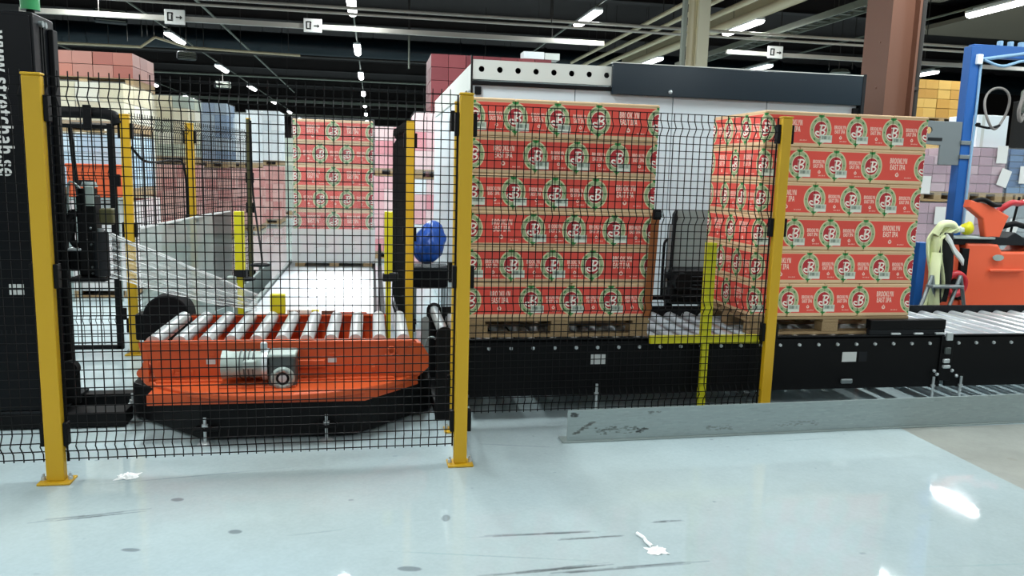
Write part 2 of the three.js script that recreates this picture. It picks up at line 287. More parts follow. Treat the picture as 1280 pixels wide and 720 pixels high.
// grey guarded drive unit standing behind the conveyor between the two loads
{
  const t = thing('drive_unit', 'grey cover over a black drive motor behind the conveyor, between the carton loads', 'machine', [2.57, 0, -6.1]);
  part('cover', extrude([[-0.11, 0.78], [0.19, 0.78], [0.2, 1.33], [-0.09, 1.33], [-0.11, 1.2]], 0.02, [], 0.006).translate(0, 0, -0.06), M.greyPaint, t);
  part('cover_edge', extrude([[-0.14, 0.7], [-0.115, 0.7], [-0.095, 1.34], [-0.12, 1.3]], 0.05).translate(0, 0, -0.06), M.charcoal, t);
  part('guide_tube', tube([[-0.2, 0.6, 0], [-0.2, 0.95, 0], [-0.19, 1.08, 0], [-0.15, 1.1, 0], [-0.14, 1.0, 0], [-0.14, 0.75, 0]], 0.012), M.blackGloss, t);
  part('guide_tube', rod([-0.165, 0.7, 0.01], [-0.155, 1.22, 0.01], 0.014), M.steel, t);
  part('motor_block', [rbox(0.36, 0.3, 0.2, 0.02, 0.71, 0, 0.03), new THREE.CylinderGeometry(0.075, 0.075, 0.12, 24).rotateX(Math.PI / 2).translate(-0.08, 0.76, 0.12)], M.black, t);
  for (let i = 0; i < 4; i++) part('cooling_fin', rbox(0.22, 0.012, 0.215, 0.08, 0.69 + i * 0.035, 0, 0.004), M.charcoal, t);
  part('arm', rbox(0.58, 0.035, 0.05, -0.13, 0.62, 0.08, 0.01), M.blackGloss, t);
  part('roller_knob', new THREE.CylinderGeometry(0.028, 0.028, 0.05, 16).rotateX(Math.PI / 2).translate(-0.17, 0.8, 0.05), M.charcoal, t);
  for (const s of [-0.14, 0.17]) part('leg', rbox(0.05, 0.68, 0.05, s, 0.34, 0, 0.005), M.black, t);
}
// brown edge protector leaning on the load's corner, and the photo sensor clipped to the fence in front of it
{
  const t = thing('edge_protector', 'brown cardboard edge protector standing on the corner of the load nearer the turntable', 'edge protector', [1.828, 0.668, -4.918]);
  part('front_leg', rspan(-0.04, 0.01, 0, 0.7, 0, 0.006, 0.002), M.amber, t);
  part('side_leg', rspan(0.01, 0.016, 0, 0.7, -0.06, 0.006, 0.002), M.amber, t);
  t.rotation.z = -0.035;
  const q = thing('photo_sensor', 'small black photo sensor clipped to the mesh beside the carton load', 'sensor', [1.775, 1.37, -4.705]);
  part('sensor_body', rbox(0.05, 0.065, 0.035, 0, 0, -0.02, 0.006), M.black, q);
  part('lens', new THREE.CylinderGeometry(0.018, 0.018, 0.012, 16).rotateZ(Math.PI / 2).translate(0.03, 0.005, -0.02), M.steel, q);
  part('clip', rbox(0.03, 0.03, 0.012, 0, 0, 0, 0.003), M.charcoal, q);
}

// ---------------------------------------------------------------- main roller conveyor
const ROLL_Y = 0.537, CZ0 = -4.87, CZ1 = -5.86;
{
  const rollerGeo = merge([new THREE.CylinderGeometry(0.049, 0.049, 0.93, 22).rotateX(Math.PI / 2), new THREE.CylinderGeometry(0.012, 0.012, 0.98, 8).rotateX(Math.PI / 2)]);
  const bolt = new THREE.CylinderGeometry(0.011, 0.013, 0.012, 6).rotateX(Math.PI / 2);
  const section = (label, x0, x1, stickers, feet) => {
    const t = thing('roller_conveyor', label, 'conveyor', [x0, 0, 0]);
    const L = x1 - x0;
    part('side_frame', [rspan(0, L, 0.155, 0.533, CZ0 - 0.02, CZ0, 0.004), span(0, L, 0.52, 0.533, CZ0 - 0.045, CZ0)], M.black, t);
    part('side_frame', [rspan(0, L, 0.02, 0.58, CZ1, CZ1 + 0.02, 0.004)], M.blackGloss, t);
    part('upper_edge', span(0, L, 0.5335, 0.538, CZ0 - 0.03, CZ0 + 0.004), M.charcoal, t);
    for (let x = 0.075; x < L - 0.04; x += 0.1455) {
      part('roller', rollerGeo, M.zincBright, t).position.set(x, ROLL_Y - 0.049, (CZ0 + CZ1) / 2);
      part('axle_bolt', bolt, M.zinc, t).position.set(x, 0.478, CZ0 + 0.006);
    }
    for (const x of [0.15, L / 2, L - 0.15]) part('cross_member', rspan(x - 0.03, x + 0.03, 0.17, 0.23, CZ1 + 0.02, CZ0 - 0.02), M.black, t);
    for (const [a, b, c, d, m] of stickers) part('sticker', box(c, d, 0.002, a - x0, b, CZ0 + 0.001), m, t);
    for (const [fx, tall] of feet) for (const z of [CZ0 - 0.01, CZ1 + 0.03]) {
      part('foot', [rod([fx - x0, 0.006, z + 0.02], [fx - x0, 0.23, z + 0.02], 0.009, 10), new THREE.CylinderGeometry(0.02, 0.035, 0.018, 16).translate(fx - x0, 0.009, z + 0.02), new THREE.CylinderGeometry(0.016, 0.016, 0.014, 6).translate(fx - x0, 0.165, z + 0.02)], M.zinc, t);
      if (tall) part('foot_bracket', rspan(fx - x0 - 0.03, fx - x0 + 0.03, 0.15, 0.25, z - 0.02, z + 0.012), M.black, t);
    }
    return t;
  };
  const a = section('black sided roller conveyor carrying both red carton loads', 0.52, 4.06, [[1.476, 0.397, 0.1, 0.066, M.sticker], [3.315, 0.386, 0.11, 0.07, M.sticker], [3.42, 0.385, 0.065, 0.07, M.charcoal]], [[0.6, 0], [1.473, 1], [2.7, 1], [4.0, 1]]);
  part('cable_gland', rbox(0.09, 0.035, 0.02, 3.305 - 0.52, 0.212, CZ0 + 0.01, 0.016), M.steel, a);
  const b = section('empty bright roller conveyor section in front of the orange truck', 4.1, 7.6, [], [[4.225, 1], [5.8, 1], [7.4, 1]]);
  // joint hardware between the sections
  const j = thing('joint_bracket', 'stack of small steel brackets in the gap between the conveyor sections', 'bracket', [4.08, 0, CZ0 + 0.012]);
  part('backing_plate', rspan(-0.05, 0.05, 0.2, 0.53, -0.01, 0), M.black, j);
  part('clamp', rspan(-0.025, 0.025, 0.5, 0.56, 0, 0.02), M.zinc, j);
  part('clamp', rspan(-0.025, 0.02, 0.4, 0.45, 0, 0.02), M.castDark, j);
  part('clamp', rspan(-0.03, 0.02, 0.335, 0.365, 0, 0.02), M.zinc, j);
  part('clamp', rspan(-0.03, 0.03, 0.295, 0.32, 0, 0.02), M.zinc, j);
  for (const [x, y] of [[-0.085, 0.275], [0.06, 0.275], [-0.06, 0.25], [0.1, 0.235]]) part('bolt', new THREE.SphereGeometry(0.013, 10, 8).translate(x, y, 0), M.zinc, j);
  // end guard of the conveyor beside the turntable
  const e = thing('conveyor_end_guard', 'black curved end plates with grey transfer rollers facing the turntable', 'guard', [0.435, 0, -5.0]);
  const capsule = (w, h) => { const p = []; for (let i = 0; i <= 16; i++) { const q = (i / 16) * Math.PI; p.push([w * Math.cos(q), h - w + w * Math.sin(q)]); } p.push([-w, 0], [w, 0]); return p; };
  part('end_plate', extrude(capsule(0.055, 0.62), 0.015).translate(0.02, 0.0, 0.1), M.black, e);
  part('end_plate', extrude(capsule(0.055, 0.62), 0.015).translate(0.02, 0.0, -0.8), M.black, e);
  part('transfer_roller', new THREE.CylinderGeometry(0.036, 0.036, 0.86, 20).rotateX(Math.PI / 2).translate(0.02, 0.565, -0.34), M.steel, e);
  const arch = (w, h, k) => { const q = capsule(w, h), c = extrude(q, 0.012); return c; };
  part('arched_bracket', arch(0.026, 0.52), M.greyPaint, e).position.set(-0.045, 0.0, -0.78);
  part('arched_bracket', tube([[-0.07, 0.02, -0.3], [-0.07, 0.42, -0.3], [-0.055, 0.455, -0.3], [-0.03, 0.465, -0.3], [-0.005, 0.45, -0.3]], 0.008, 40, 6), M.greyPaint, e);
  part('stand', rspan(-0.03, 0.07, 0, 0.05, -0.78, 0.1), M.black, e);
  // black cover bar lying on the conveyor edge
  const c = thing('cover_bar', 'flat black cover bar on the conveyor edge in front of the pallet corner', 'cover', [3.76, 0.538, -4.9]);
  part('cover', rbox(0.6, 0.07, 0.06, 0, 0.075, 0, 0.006), M.black, c);
  part('lip', rbox(0.6, 0.04, 0.04, 0, 0.02, 0.005, 0.006), M.charcoal, c);
  for (const x of [-0.1, 0.08, 0.25]) part('clip', rbox(0.07, 0.014, 0.02, x, 0.012, 0.035, 0.004), M.zinc, c);
}

// ---------------------------------------------------------------- floor barrier
{
  const n = canvas(1024, 64), g = n.getContext('2d'); g.fillStyle = '#8a9898'; g.fillRect(0, 0, 1024, 64);
  for (let i = 0; i < 3000; i++) { const k = rr(-8, 8); g.fillStyle = `rgba(${138 + k * 3},${152 + k * 3},${152 + k * 3},0.25)`; g.fillRect(rr(0, 1024), rr(0, 64), rr(1, 14), rr(1, 3)); }
  const scrape = (x, y, n2, w, h, c) => { for (let i = 0; i < n2; i++) { g.fillStyle = c; g.fillRect(x + rr(-w, w), y + rr(-h, h), rr(1, 5), rr(1, 3)); } };
  scrape(6, 8, 24, 3, 4, 'rgba(40,44,44,.7)'); for (let i = 0; i < 18; i++) scrape(8 + i * 1.3, 48 - i * 1.4, 3, 2, 2, 'rgba(70,74,70,.6)');
  scrape(60, 44, 60, 28, 8, 'rgba(60,66,62,.5)'); scrape(92, 46, 22, 6, 5, 'rgba(30,32,30,.6)'); scrape(108, 10, 14, 8, 3, 'rgba(80,88,86,.6)');
  scrape(190, 48, 30, 20, 5, 'rgba(90,96,92,.5)'); scrape(300, 46, 30, 30, 5, 'rgba(90,96,92,.4)'); scrape(700, 46, 40, 16, 7, 'rgba(40,44,42,.6)'); scrape(748, 44, 60, 24, 6, 'rgba(28,30,30,.65)');
  for (let i = 0; i < 20; i++) scrape(738 + rr(-2, 3), 10 + i * 2, 3, 2, 2, 'rgba(40,44,42,.55)');
  M.barrier = std('#ffffff', 0.45, 0, { map: canvasTex(n) });
  const t = thing('floor_barrier', 'low grey steel kick barrier with black scrapes standing on the floor', 'barrier', [1.16, 0, -4.4], 0.028);
  const L = 5.2, pl = new THREE.BoxGeometry(L, 0.19, 0.012).translate(L / 2, 0.106, 0);
  part('plate', pl, M.barrier, t);
  part('foot_flange', rspan(-0.03, L, 0, 0.01, -0.09, 0.02, 0.003), M.greyPaint, t);
  for (let x = 0.3; x < L; x += 1.1) part('gusset', extrude([[0, 0], [0.07, 0], [0, 0.12]], 0.008).rotateY(Math.PI / 2).translate(x, 0.01, -0.006), M.greyPaint, t);
}

// scraps of white film lying on the floor
{
  const scrap = (label, x, z, w, d, n) => {
    const t = thing('film_scrap', label, 'scrap', [x, 0.001, z]);
    const g = new THREE.PlaneGeometry(w, d, 22, 12).rotateX(-Math.PI / 2), p = g.attributes.position;
    for (let i = 0; i < p.count; i++) { const a = p.getX(i), b = p.getZ(i), u = a / w, v = b / d, r = Math.hypot(u, v); p.setY(i, Math.max(0.0008, (0.5 - r) * 0.03 * (1 + Math.sin(a * 160 + n) * Math.cos(b * 210 + n)) + 0.004 * Math.abs(Math.sin(a * 90 - b * 70)))); const k = 1 - 0.25 * Math.abs(Math.sin(Math.atan2(v, u) * 3 + n)); p.setX(i, a * k); p.setZ(i, b * k); }
    g.computeVertexNormals(); part('crumpled_sheet', g, M.scrap || (M.scrap = new THREE.MeshPhysicalMaterial({ color: '#f4f8f8', roughness: 0.2, side: THREE.DoubleSide })), t);
    return t;
  };
  const a = scrap('small white scrap of film on the floor before the kick barrier', 1.22, -3.02, 0.1, 0.08, 1);
  const b = part('twisted_tail', tube([[-0.01, 0.008, -0.03], [-0.025, 0.012, -0.07], [-0.02, 0.008, -0.11], [-0.035, 0.006, -0.16]], 0.009, 24, 6), M.scrap, a);
  b.userData.label = 'thin twisted tail of film';
  scrap('small white scrap of film on the floor near the post before the mast', -1.245, -4.12, 0.12, 0.1, 2.3);
}

// ---------------------------------------------------------------- red cartons
const CW = 0.408, CS = 0.2715, CH = 0.2335;
function cartonFace(w, wide, tone = 1) {
  const S = 1250, W = Math.round(w * S), H = Math.round(CH * S), c = canvas(W, H), g = c.getContext('2d');
  const kraft = `rgb(${222 * tone | 0},${190 * tone | 0},${150 * tone | 0})`, red = `rgb(${228 * tone | 0},${78 * tone | 0},${64 * tone | 0})`;
  g.fillStyle = kraft; g.fillRect(0, 0, W, H);
  for (let i = 0; i < 700; i++) { g.fillStyle = `rgba(120,92,56,${rr(0.03, 0.12)})`; g.fillRect(rr(0, W), rr(0, H), rr(2, 16), 1); }
  g.fillStyle = red; g.fillRect(0, H * 0.105, W, H * 0.79);
  for (let i = 0; i < 300; i++) { g.fillStyle = `rgba(255,190,170,${rr(0.01, 0.05)})`; g.fillRect(rr(0, W), rr(H * 0.125, H * 0.86), rr(2, 20), 1); }
  const emblem = (cx) => {
    const cy = H * 0.5, rx = 0.079 * S, ry = 0.094 * S;
    g.fillStyle = '#d9cfa4'; g.beginPath(); g.ellipse(cx, cy, rx, ry, 0, 0, 7); g.fill();
    g.fillStyle = '#9fae82'; g.beginPath(); g.ellipse(cx, cy, rx * 0.91, ry * 0.92, 0, 0, 7); g.fill();
    g.fillStyle = '#e8dcc0'; g.beginPath(); g.ellipse(cx, cy, rx * 0.64, ry * 0.66, 0, 0, 7); g.fill();
    g.fillStyle = '#b3262e'; g.beginPath(); g.ellipse(cx, cy, rx * 0.58, ry * 0.6, 0, 0, 7); g.fill();
    g.fillStyle = '#1f7a35';
    const leaf = (x, y, a, l, b) => { g.save(); g.translate(cx + x, cy + y); g.rotate(a); g.beginPath(); g.moveTo(-l, 0); g.quadraticCurveTo(0, -b, l, 0); g.quadraticCurveTo(0, b, -l, 0); g.fill(); g.restore(); };
    leaf(-rx * 0.52, -ry * 0.62, -0.8, 15, 12); leaf(rx * 0.52, -ry * 0.62, 0.8, 15, 12); leaf(-rx * 0.5, ry * 0.66, 0.8, 15, 12); leaf(rx * 0.5, ry * 0.66, -0.8, 15, 12);
    leaf(-rx * 0.78, 0, 1.5, 10, 8); leaf(rx * 0.78, 0, 1.5, 10, 8);
    g.fillStyle = '#22863c'; leaf(0, -ry * 0.98, 0, 26, 22); leaf(-14, -ry * 1.06, 0.5, 14, 14); leaf(14, -ry * 1.06, -0.5, 14, 14); leaf(0, ry * 0.94, 0, 22, 20); leaf(0, ry * 1.06, 1.57, 12, 10);
    // bold swash initial in the middle
    g.strokeStyle = '#f4ece0'; g.lineWidth = 13; g.lineCap = 'round'; const q = rx * 0.4;
    g.beginPath(); g.moveTo(cx - q * 0.1, cy - q * 1.0); g.quadraticCurveTo(cx + q * 1.5, cy - q * 1.15, cx + q * 0.9, cy - q * 0.3); g.quadraticCurveTo(cx + q * 0.5, cy + q * 0.05, cx + q * 0.1, cy + 0.05 * q); g.stroke();
    g.beginPath(); g.moveTo(cx + q * 0.1, cy + 0.05 * q); g.quadraticCurveTo(cx + q * 1.6, cy + q * 0.2, cx + q * 0.6, cy + q * 1.0); g.quadraticCurveTo(cx - q * 0.6, cy + q * 1.5, cx - q * 1.05, cy + q * 0.7); g.quadraticCurveTo(cx - q * 1.0, cy + q * 0.2, cx - q * 0.4, cy + q * 0.45); g.stroke();
    g.beginPath(); g.moveTo(cx + q * 0.15, cy - q * 0.8); g.quadraticCurveTo(cx - q * 0.1, cy + q * 0.2, cx + q * 0.05, cy + q * 0.9); g.stroke();
  };
  emblem(0); emblem(W);
  const text = (s, x, y, px) => { g.font = `bold ${px}px sans-serif`; g.textAlign = 'center'; g.fillText(s, x, y); };
  g.fillStyle = '#f6d9c8';
  const hop = (x, y, r) => { g.beginPath(); g.arc(x, y, r, 0, 7); g.fill(); g.fillStyle = red; g.beginPath(); g.arc(x, y - r * 0.1, r * 0.45, 0, 7); g.fill(); g.fillStyle = '#f6d9c8'; g.fillRect(x - 2, y - r * 1.5, 4, r * 0.7); };
  const tall = (s, x, y, px, width) => { g.font = `bold ${px}px sans-serif`; g.textAlign = 'center'; const k = width / g.measureText(s).width; g.save(); g.translate(x, y); g.scale(k, 1); g.fillText(s, 0, 0); g.restore(); }; // tall condensed capitals
  if (wide) { tall('BROOKLYN', W * 0.5, H * 0.39, 66, 172); tall('EAST IPA', W * 0.49, H * 0.58, 66, 150); hop(W * 0.49, H * 0.73, 17); }
  else { tall('BROOKLYN', W * 0.53, H * 0.46, 42, 112); tall('EAST IPA', W * 0.53, H * 0.585, 42, 98); hop(W * 0.565, H * 0.71, 13); }
  text('24 x 33 cl', W * (wide ? 0.7 : 0.64), H * 0.83, 15);
  return canvasTex(c);
}
const cartonMats = [1, 0.955].map((tone) => {
  const wide = std('#ffffff', 0.62, 0, { map: cartonFace(CW, true, tone) }), short = std('#ffffff', 0.62, 0, { map: cartonFace(CS, false, tone) }), top = std('#cda67a', 0.8);
  return [short, short, top, top, wide, wide];
});
const labelTex = (() => { const c = canvas(128, 72), g = c.getContext('2d'); g.fillStyle = '#c9d2c2'; g.fillRect(0, 0, 128, 72); g.fillStyle = '#59665c'; for (let x = 12; x < 110; x += rr(3, 8)) g.fillRect(x, 10, rr(1, 4), 30); g.fillStyle = '#e4e6da'; g.fillRect(0, 48, 128, 24); return canvasTex(c); })();
M.cartonLabel = std('#ffffff', 0.5, 0, { map: labelTex });
const cartonGeo = new RoundedBoxGeometry(CW - 0.002, CH - 0.0006, CS - 0.002, 2, 0.0085);
// bevel look: each carton is a closed box whose lids stand a hair proud as flap edges
const flapGeo = merge([box(CW - 0.001, 0.004, CS - 0.001, 0, CH / 2 - 0.016, 0)]);
const labelGeo = new THREE.BoxGeometry(0.002, 0.05, 0.085).translate(CW / 2 - 0.0002, -0.058, CS / 2 - 0.046);
const cartonProto = (v) => { const o = new THREE.Group(); part('carton_body', cartonGeo, cartonMats[v], o); part('lid_edge', flapGeo, M.kraft || (M.kraft = std('#cda67a', 0.8)), o); part('shipping_label', labelGeo, M.cartonLabel, o); return o; };
const protos = [cartonProto(0), cartonProto(1)];
// places in one layer: [x, z (from the front face back), turn, row, number]; wide end at the low-x side or at the high-x side
function layer(wideLow) {
  const out = [];
  for (let k = 0; k < 3; k++) out.push([wideLow ? CW / 2 : 3 * CS + CW / 2, -(k + 0.5) * CS, 0]);
  for (let i = 0; i < 3; i++) for (let j = 0; j < 2; j++) out.push([(wideLow ? CW : 0) + (i + 0.5) * CS, -(j + 0.5) * CW, -Math.PI / 2]);
  return out.sort((a, b) => (Math.abs(a[1]) < 0.25 ? 0 : 1) - (Math.abs(b[1]) < 0.25 ? 0 : 1) || a[0] - b[0] || b[1] - a[1]);
}
function pallet(label, x0, y0, zf, turn = 0, w = 1.2225, d = 0.8145) { // EUR pallet, long side along x
  const t = thing('wooden_pallet', label, 'pallet', [x0 + w / 2, y0, zf - d / 2], turn);
  palletParts(t, w, d); return t;
}
function palletParts(t, w = 1.2225, d = 0.8145, H = 0.128, mat = M.wood) {
  const dz = [-0.335, -0.17, 0, 0.17, 0.335], dw = d / 0.8145;
  for (const z of dz) part('deck_board', rbox(w, 0.02, 0.118 * dw, 0, H - 0.01, z * dw * 1.04, 0.003), mat, t);
  for (const x of [-w / 2 + 0.05, 0, w / 2 - 0.05]) part('stringer_board', rbox(0.12, 0.02, d, x, H - 0.03, 0, 0.003), mat, t);
  for (const x of [-w / 2 + 0.065, 0, w / 2 - 0.065]) for (const z of [-d / 2 + 0.055, 0, d / 2 - 0.055]) part('block', rbox(0.125, H - 0.06, 0.1, x, (H - 0.04) / 2 + 0.01, z, 0.004), mat, t);
  for (const z of [-d / 2 + 0.055, 0, d / 2 - 0.055]) part('bottom_board', rbox(w, 0.02, 0.1, 0, 0.01, z, 0.003), mat, t);
}
const LAYER = ['bottom', 'second', 'third', 'fourth', 'fifth', 'top'];
function cartonLoad(x0, zf, base, firstWideLow, where, low) {
  for (let l = 0; l < 6; l++) {
    const places = layer((l % 2 === 0) === firstWideLow);
    let front = 0, side = 0;
    for (const [x, z, turn] of places) {
      const isFront = Math.abs(z) < 0.25, isSide = x < 0.25;
      if (!isFront && !isSide) continue; // wholly behind other cartons
      const c = protos[rnd() < 0.5 ? 0 : 1].clone(); c.name = numbered('beer_carton');
      c.position.set(x0 + x + rr(-0.0007, 0.0007), base + (l + 0.5) * CH, zf + z + rr(-0.004, 0.0)); c.rotation.y = turn;
      const lay = l === 0 || l === 5 ? `${LAYER[l]} layer` : `${LAYER[l]} layer up`;
      const wide = turn === 0;
      const label = isFront ? `red ${wide ? 'long' : 'short'}-faced beer carton, ${ord[front++]} from ${low}, ${lay}, ${where}` : `red beer carton on the end facing ${low}, ${ord[1 + side++]} back, ${lay}, ${where}`;
      c.userData = { label, category: 'carton', group: `red cartons of the ${where}` };
      scene.add(c);
    }
  }
}
pallet('wooden pallet under the carton load nearer the turntable', 0.612, ROLL_Y, -4.93);
pallet('wooden pallet under the carton load nearer the brown column', 2.575, ROLL_Y, -4.93);
cartonLoad(0.612, -4.93, ROLL_Y + 0.129, true, 'load nearer turntable', 'turntable');
cartonLoad(2.575, -4.93, ROLL_Y + 0.129, false, 'load nearer column', 'turntable');

// ---------------------------------------------------------------- safety fence
function wires(L, y0, y1, folds, pitch = 0.0455, r = 0.0024, pv = 0.046, spike = 0.028) { // mesh in its own plane: u along x, fold along z
  const pos = [], idx = [];
  const bump = (y) => { for (const f of folds) { const d = Math.abs(y - f); if (d < 0.05) return 0.035 * (1 - d / 0.05); } return 0; };
  const strand = (pts, ax, ay) => { const b = pos.length / 3; for (const p of pts) for (const [s, t] of [[-1, -1], [1, -1], [1, 1], [-1, 1]]) pos.push(p[0] + r * (s * ax[0] + t * ay[0]), p[1] + r * (s * ax[1] + t * ay[1]), p[2] + r * (s * ax[2] + t * ay[2])); for (let i = 0; i < pts.length - 1; i++) for (let k = 0; k < 4; k++) { const a = b + i * 4 + k, c = b + i * 4 + ((k + 1) % 4); idx.push(a, c, a + 4, c, c + 4, a + 4); } };
  const ys = [y0]; for (const f of folds) ys.push(f - 0.05, f, f + 0.05); ys.push(y1 + spike);
  for (let x = 0.01; x < L; x += pitch) strand(ys.map((y) => [x, y, bump(y)]), [1, 0, 0], [0, 0, 1]);
  for (let y = y1; y >= y0; y -= pv) strand([[0, y, bump(y) + 2 * r], [L, y, bump(y) + 2 * r]], [0, 1, 0], [0, 0, 1]);
  const g = new THREE.BufferGeometry(); g.setAttribute('position', new THREE.Float32BufferAttribute(pos, 3)); g.setIndex(idx);
  const q = g.toNonIndexed(); q.computeVertexNormals(); return q;
}
function fencePanel(label, p0, p1, y0 = 0.1, y1 = 2.0, folds = [0.19, 1.91], spike = 0.028) {
  const dx = p1[0] - p0[0], dz = p1[1] - p0[1], L = Math.hypot(dx, dz);
  const t = thing('mesh_fence', label, 'fence', [p0[0], 0, p0[1]], -Math.atan2(dz, dx));
  stuff(part('wire_mesh', wires(L, y0, y1, folds, 0.0455, 0.0024, 0.046, spike), M.wire, t));
  part('end_bar', span(0.0, 0.008, y0, y1, -0.004, 0.004), M.wire, t); part('end_bar', span(L - 0.008, L, y0, y1, -0.004, 0.004), M.wire, t);
  return t;
}
function fencePost(label, x, z, H = 2.0, mat = M.yellow, w = 0.075, d = 0.05, clamps = [0.25, 1.05, 1.85], turn = 0) {
  const t = thing('fence_post', label, 'post', [x, 0, z], turn);
  part('post_tube', rspan(-w / 2, w / 2, 0.01, H, -d / 2, d / 2, 0.008), mat, t);
  part('top_cap', rspan(-w / 2 - 0.002, w / 2 + 0.002, H, H + 0.012, -d / 2 - 0.002, d / 2 + 0.002, 0.004), M.yellow, t);
  part('base_plate', rspan(-w / 2 - 0.035, w / 2 + 0.035, 0, 0.012, -d / 2 - 0.03, d / 2 + 0.03, 0.004), mat, t);
  for (const s of [-1, 1]) part('anchor_bolt', [new THREE.CylinderGeometry(0.012, 0.012, 0.02, 6).translate(s * (w / 2 + 0.02), 0.02, 0), new THREE.CylinderGeometry(0.006, 0.006, 0.035, 8).translate(s * (w / 2 + 0.02), 0.028, 0)], M.zinc, t);
  for (const y of clamps) for (const s of [-1, 1]) part('mesh_clamp', rspan(s * (w / 2), s * (w / 2 + 0.022), y - 0.06, y + 0.06, -d / 2 - 0.01, d / 2 - 0.012, 0.004), M.black, t);
  return t;
}
fencePost('yellow fence post in front of the black wrapper mast', -1.57, -4.09, 2.0, M.yellow, 0.085);
fencePost('yellow corner fence post in front of the load nearer the turntable', 0.478, -4.12, 2.0, M.yellow, 0.072);
fencePost('thin yellow post directly behind the yellow corner fence post', 0.5, -4.68, 2.0, M.yellow, 0.05, 0.05, [0.3, 1.0, 1.9]);
fencePost('yellow fence post at the end facing the carton load nearer the column', 2.615, -4.73, 2.0, M.yellow, 0.07, 0.05, [0.6, 1.3, 1.9]);
fencePanel('black mesh fence panel across the turntable', [-1.525, -4.11], [0.44, -4.14]);
fencePanel('black mesh fence panel in front of the wrapper mast', [-3.6, -4.07], [-1.615, -4.11]);
fencePanel('short black mesh panel seen edge-on behind the yellow corner post', [0.482, -4.16], [0.497, -4.64]);
fencePanel('black mesh fence panel in front of the load nearer the turntable', [0.53, -4.7], [2.575, -4.75], 0.1, 2.0, [0.19, 0.77, 1.35, 1.91], 0.003);
// fences behind the turntable
fencePost('yellow post at the black gate behind the wrapper carriage', -1.965, -6.85, 1.97, M.yellow, 0.07);
fencePost('yellow fence post behind the rear of the turntable, beside the black gate', -1.735, -8.05, 1.97, M.yellow, 0.075);
fencePost('yellow fence post behind the turntable, near the blue sack', 0.315, -6.78, 2.0, M.yellow, 0.07);
fencePost('dark olive post carrying a black cable behind the slanting film web', -1.42, -9.6, 2.12, M.olive, 0.05, 0.05, [0.3, 1.1, 1.45]);
fencePanel('mesh fence panel behind the carriage, above the pale plastic screen', [-1.95, -6.9], [-1.75, -8.0], 0.1, 1.97);
fencePanel('mesh fence panel between yellow post and dark olive post', [-1.75, -8.12], [-1.44, -9.55], 0.1, 1.97);
fencePanel('mesh fence panel seen edge-on beside the yellow post near the blue sack', [0.272, -6.8], [0.215, -8.6], 0.1, 1.98);
{
  const g = thing('mesh_gate', 'black tube framed mesh gate standing behind the film carriage', 'gate', [-2.66, 0, -6.85]);
  part('top_tube', tube([[0, 1.98, 0], [0.3, 1.98, 0], [0.56, 1.975, 0], [0.62, 1.955, 0], [0.64, 1.9, 0]], 0.045, 30, 10), M.black, g);
  part('frame_bar', rspan(0.04, 0.58, 1.86, 1.89, -0.015, 0.015), M.black, g);
  part('frame_bar', rspan(0.56, 0.61, 0.05, 1.9, -0.02, 0.02), M.black, g);
  part('frame_bar', rspan(0.0, 0.05, 0.05, 1.9, -0.02, 0.02), M.black, g);
  part('frame_bar', rspan(0.0, 0.6, 0.05, 0.085, -0.02, 0.02), M.black, g);
  stuff(part('wire_mesh', wires(0.52, 0.09, 1.86, [0.3, 0.9, 1.5], 0.05, 0.0022, 0.05).translate(0.05, 0, 0), M.wire, g));
  part('latch_box', rspan(0.4, 0.46, 1.84, 2.04, 0.03, 0.06), M.black, g);
  part('hinge', rspan(0.6, 0.64, 0.3, 0.4, -0.02, 0.02), M.black, g);
  part('hinge', rspan(0.6, 0.64, 1.4, 1.5, -0.02, 0.02), M.black, g);
  part('hanging_strap', tube([[0.27, 1.86, -0.04], [0.28, 1.6, -0.05], [0.31, 1.3, -0.03]], 0.018, 20, 6), M.black, g);
}
// translucent splash screens on the lower half of the rear fence
{
  const screen = (label, p0, p1, H, mat) => { const dx = p1[0] - p0[0], dz = p1[1] - p0[1], L = Math.hypot(dx, dz), t = thing('plastic_screen', label, 'screen', [p0[0], 0, p0[1]], -Math.atan2(dz, dx)); const g = new THREE.PlaneGeometry(L, H - 0.1, 24, 6); const p = g.attributes.position; for (let i = 0; i < p.count; i++) p.setZ(i, 0.012 * Math.sin(p.getX(i) * 9) + 0.006 * Math.sin(p.getY(i) * 14 + p.getX(i) * 5)); g.computeVertexNormals(); part('sheet', g.translate(L / 2, H / 2 + 0.05, 0), mat, t); part('top_edge', rspan(0, L, H - 0.01, H + 0.01, -0.006, 0.006, 0.004), M.filmRope, t); part('foot', rspan(0, L, 0, 0.1, -0.01, 0.01), M.greyPaint, t); };
  screen('pale translucent plastic screen on the fence behind the film carriage', [-1.77, -6.45], [-1.605, -8.3], 1.1, M.screenA);
  screen('darker grey plastic screen on the fence behind the turntable rollers', [-1.59, -8.33], [-1.5, -8.75], 1.1, M.screenB);
}
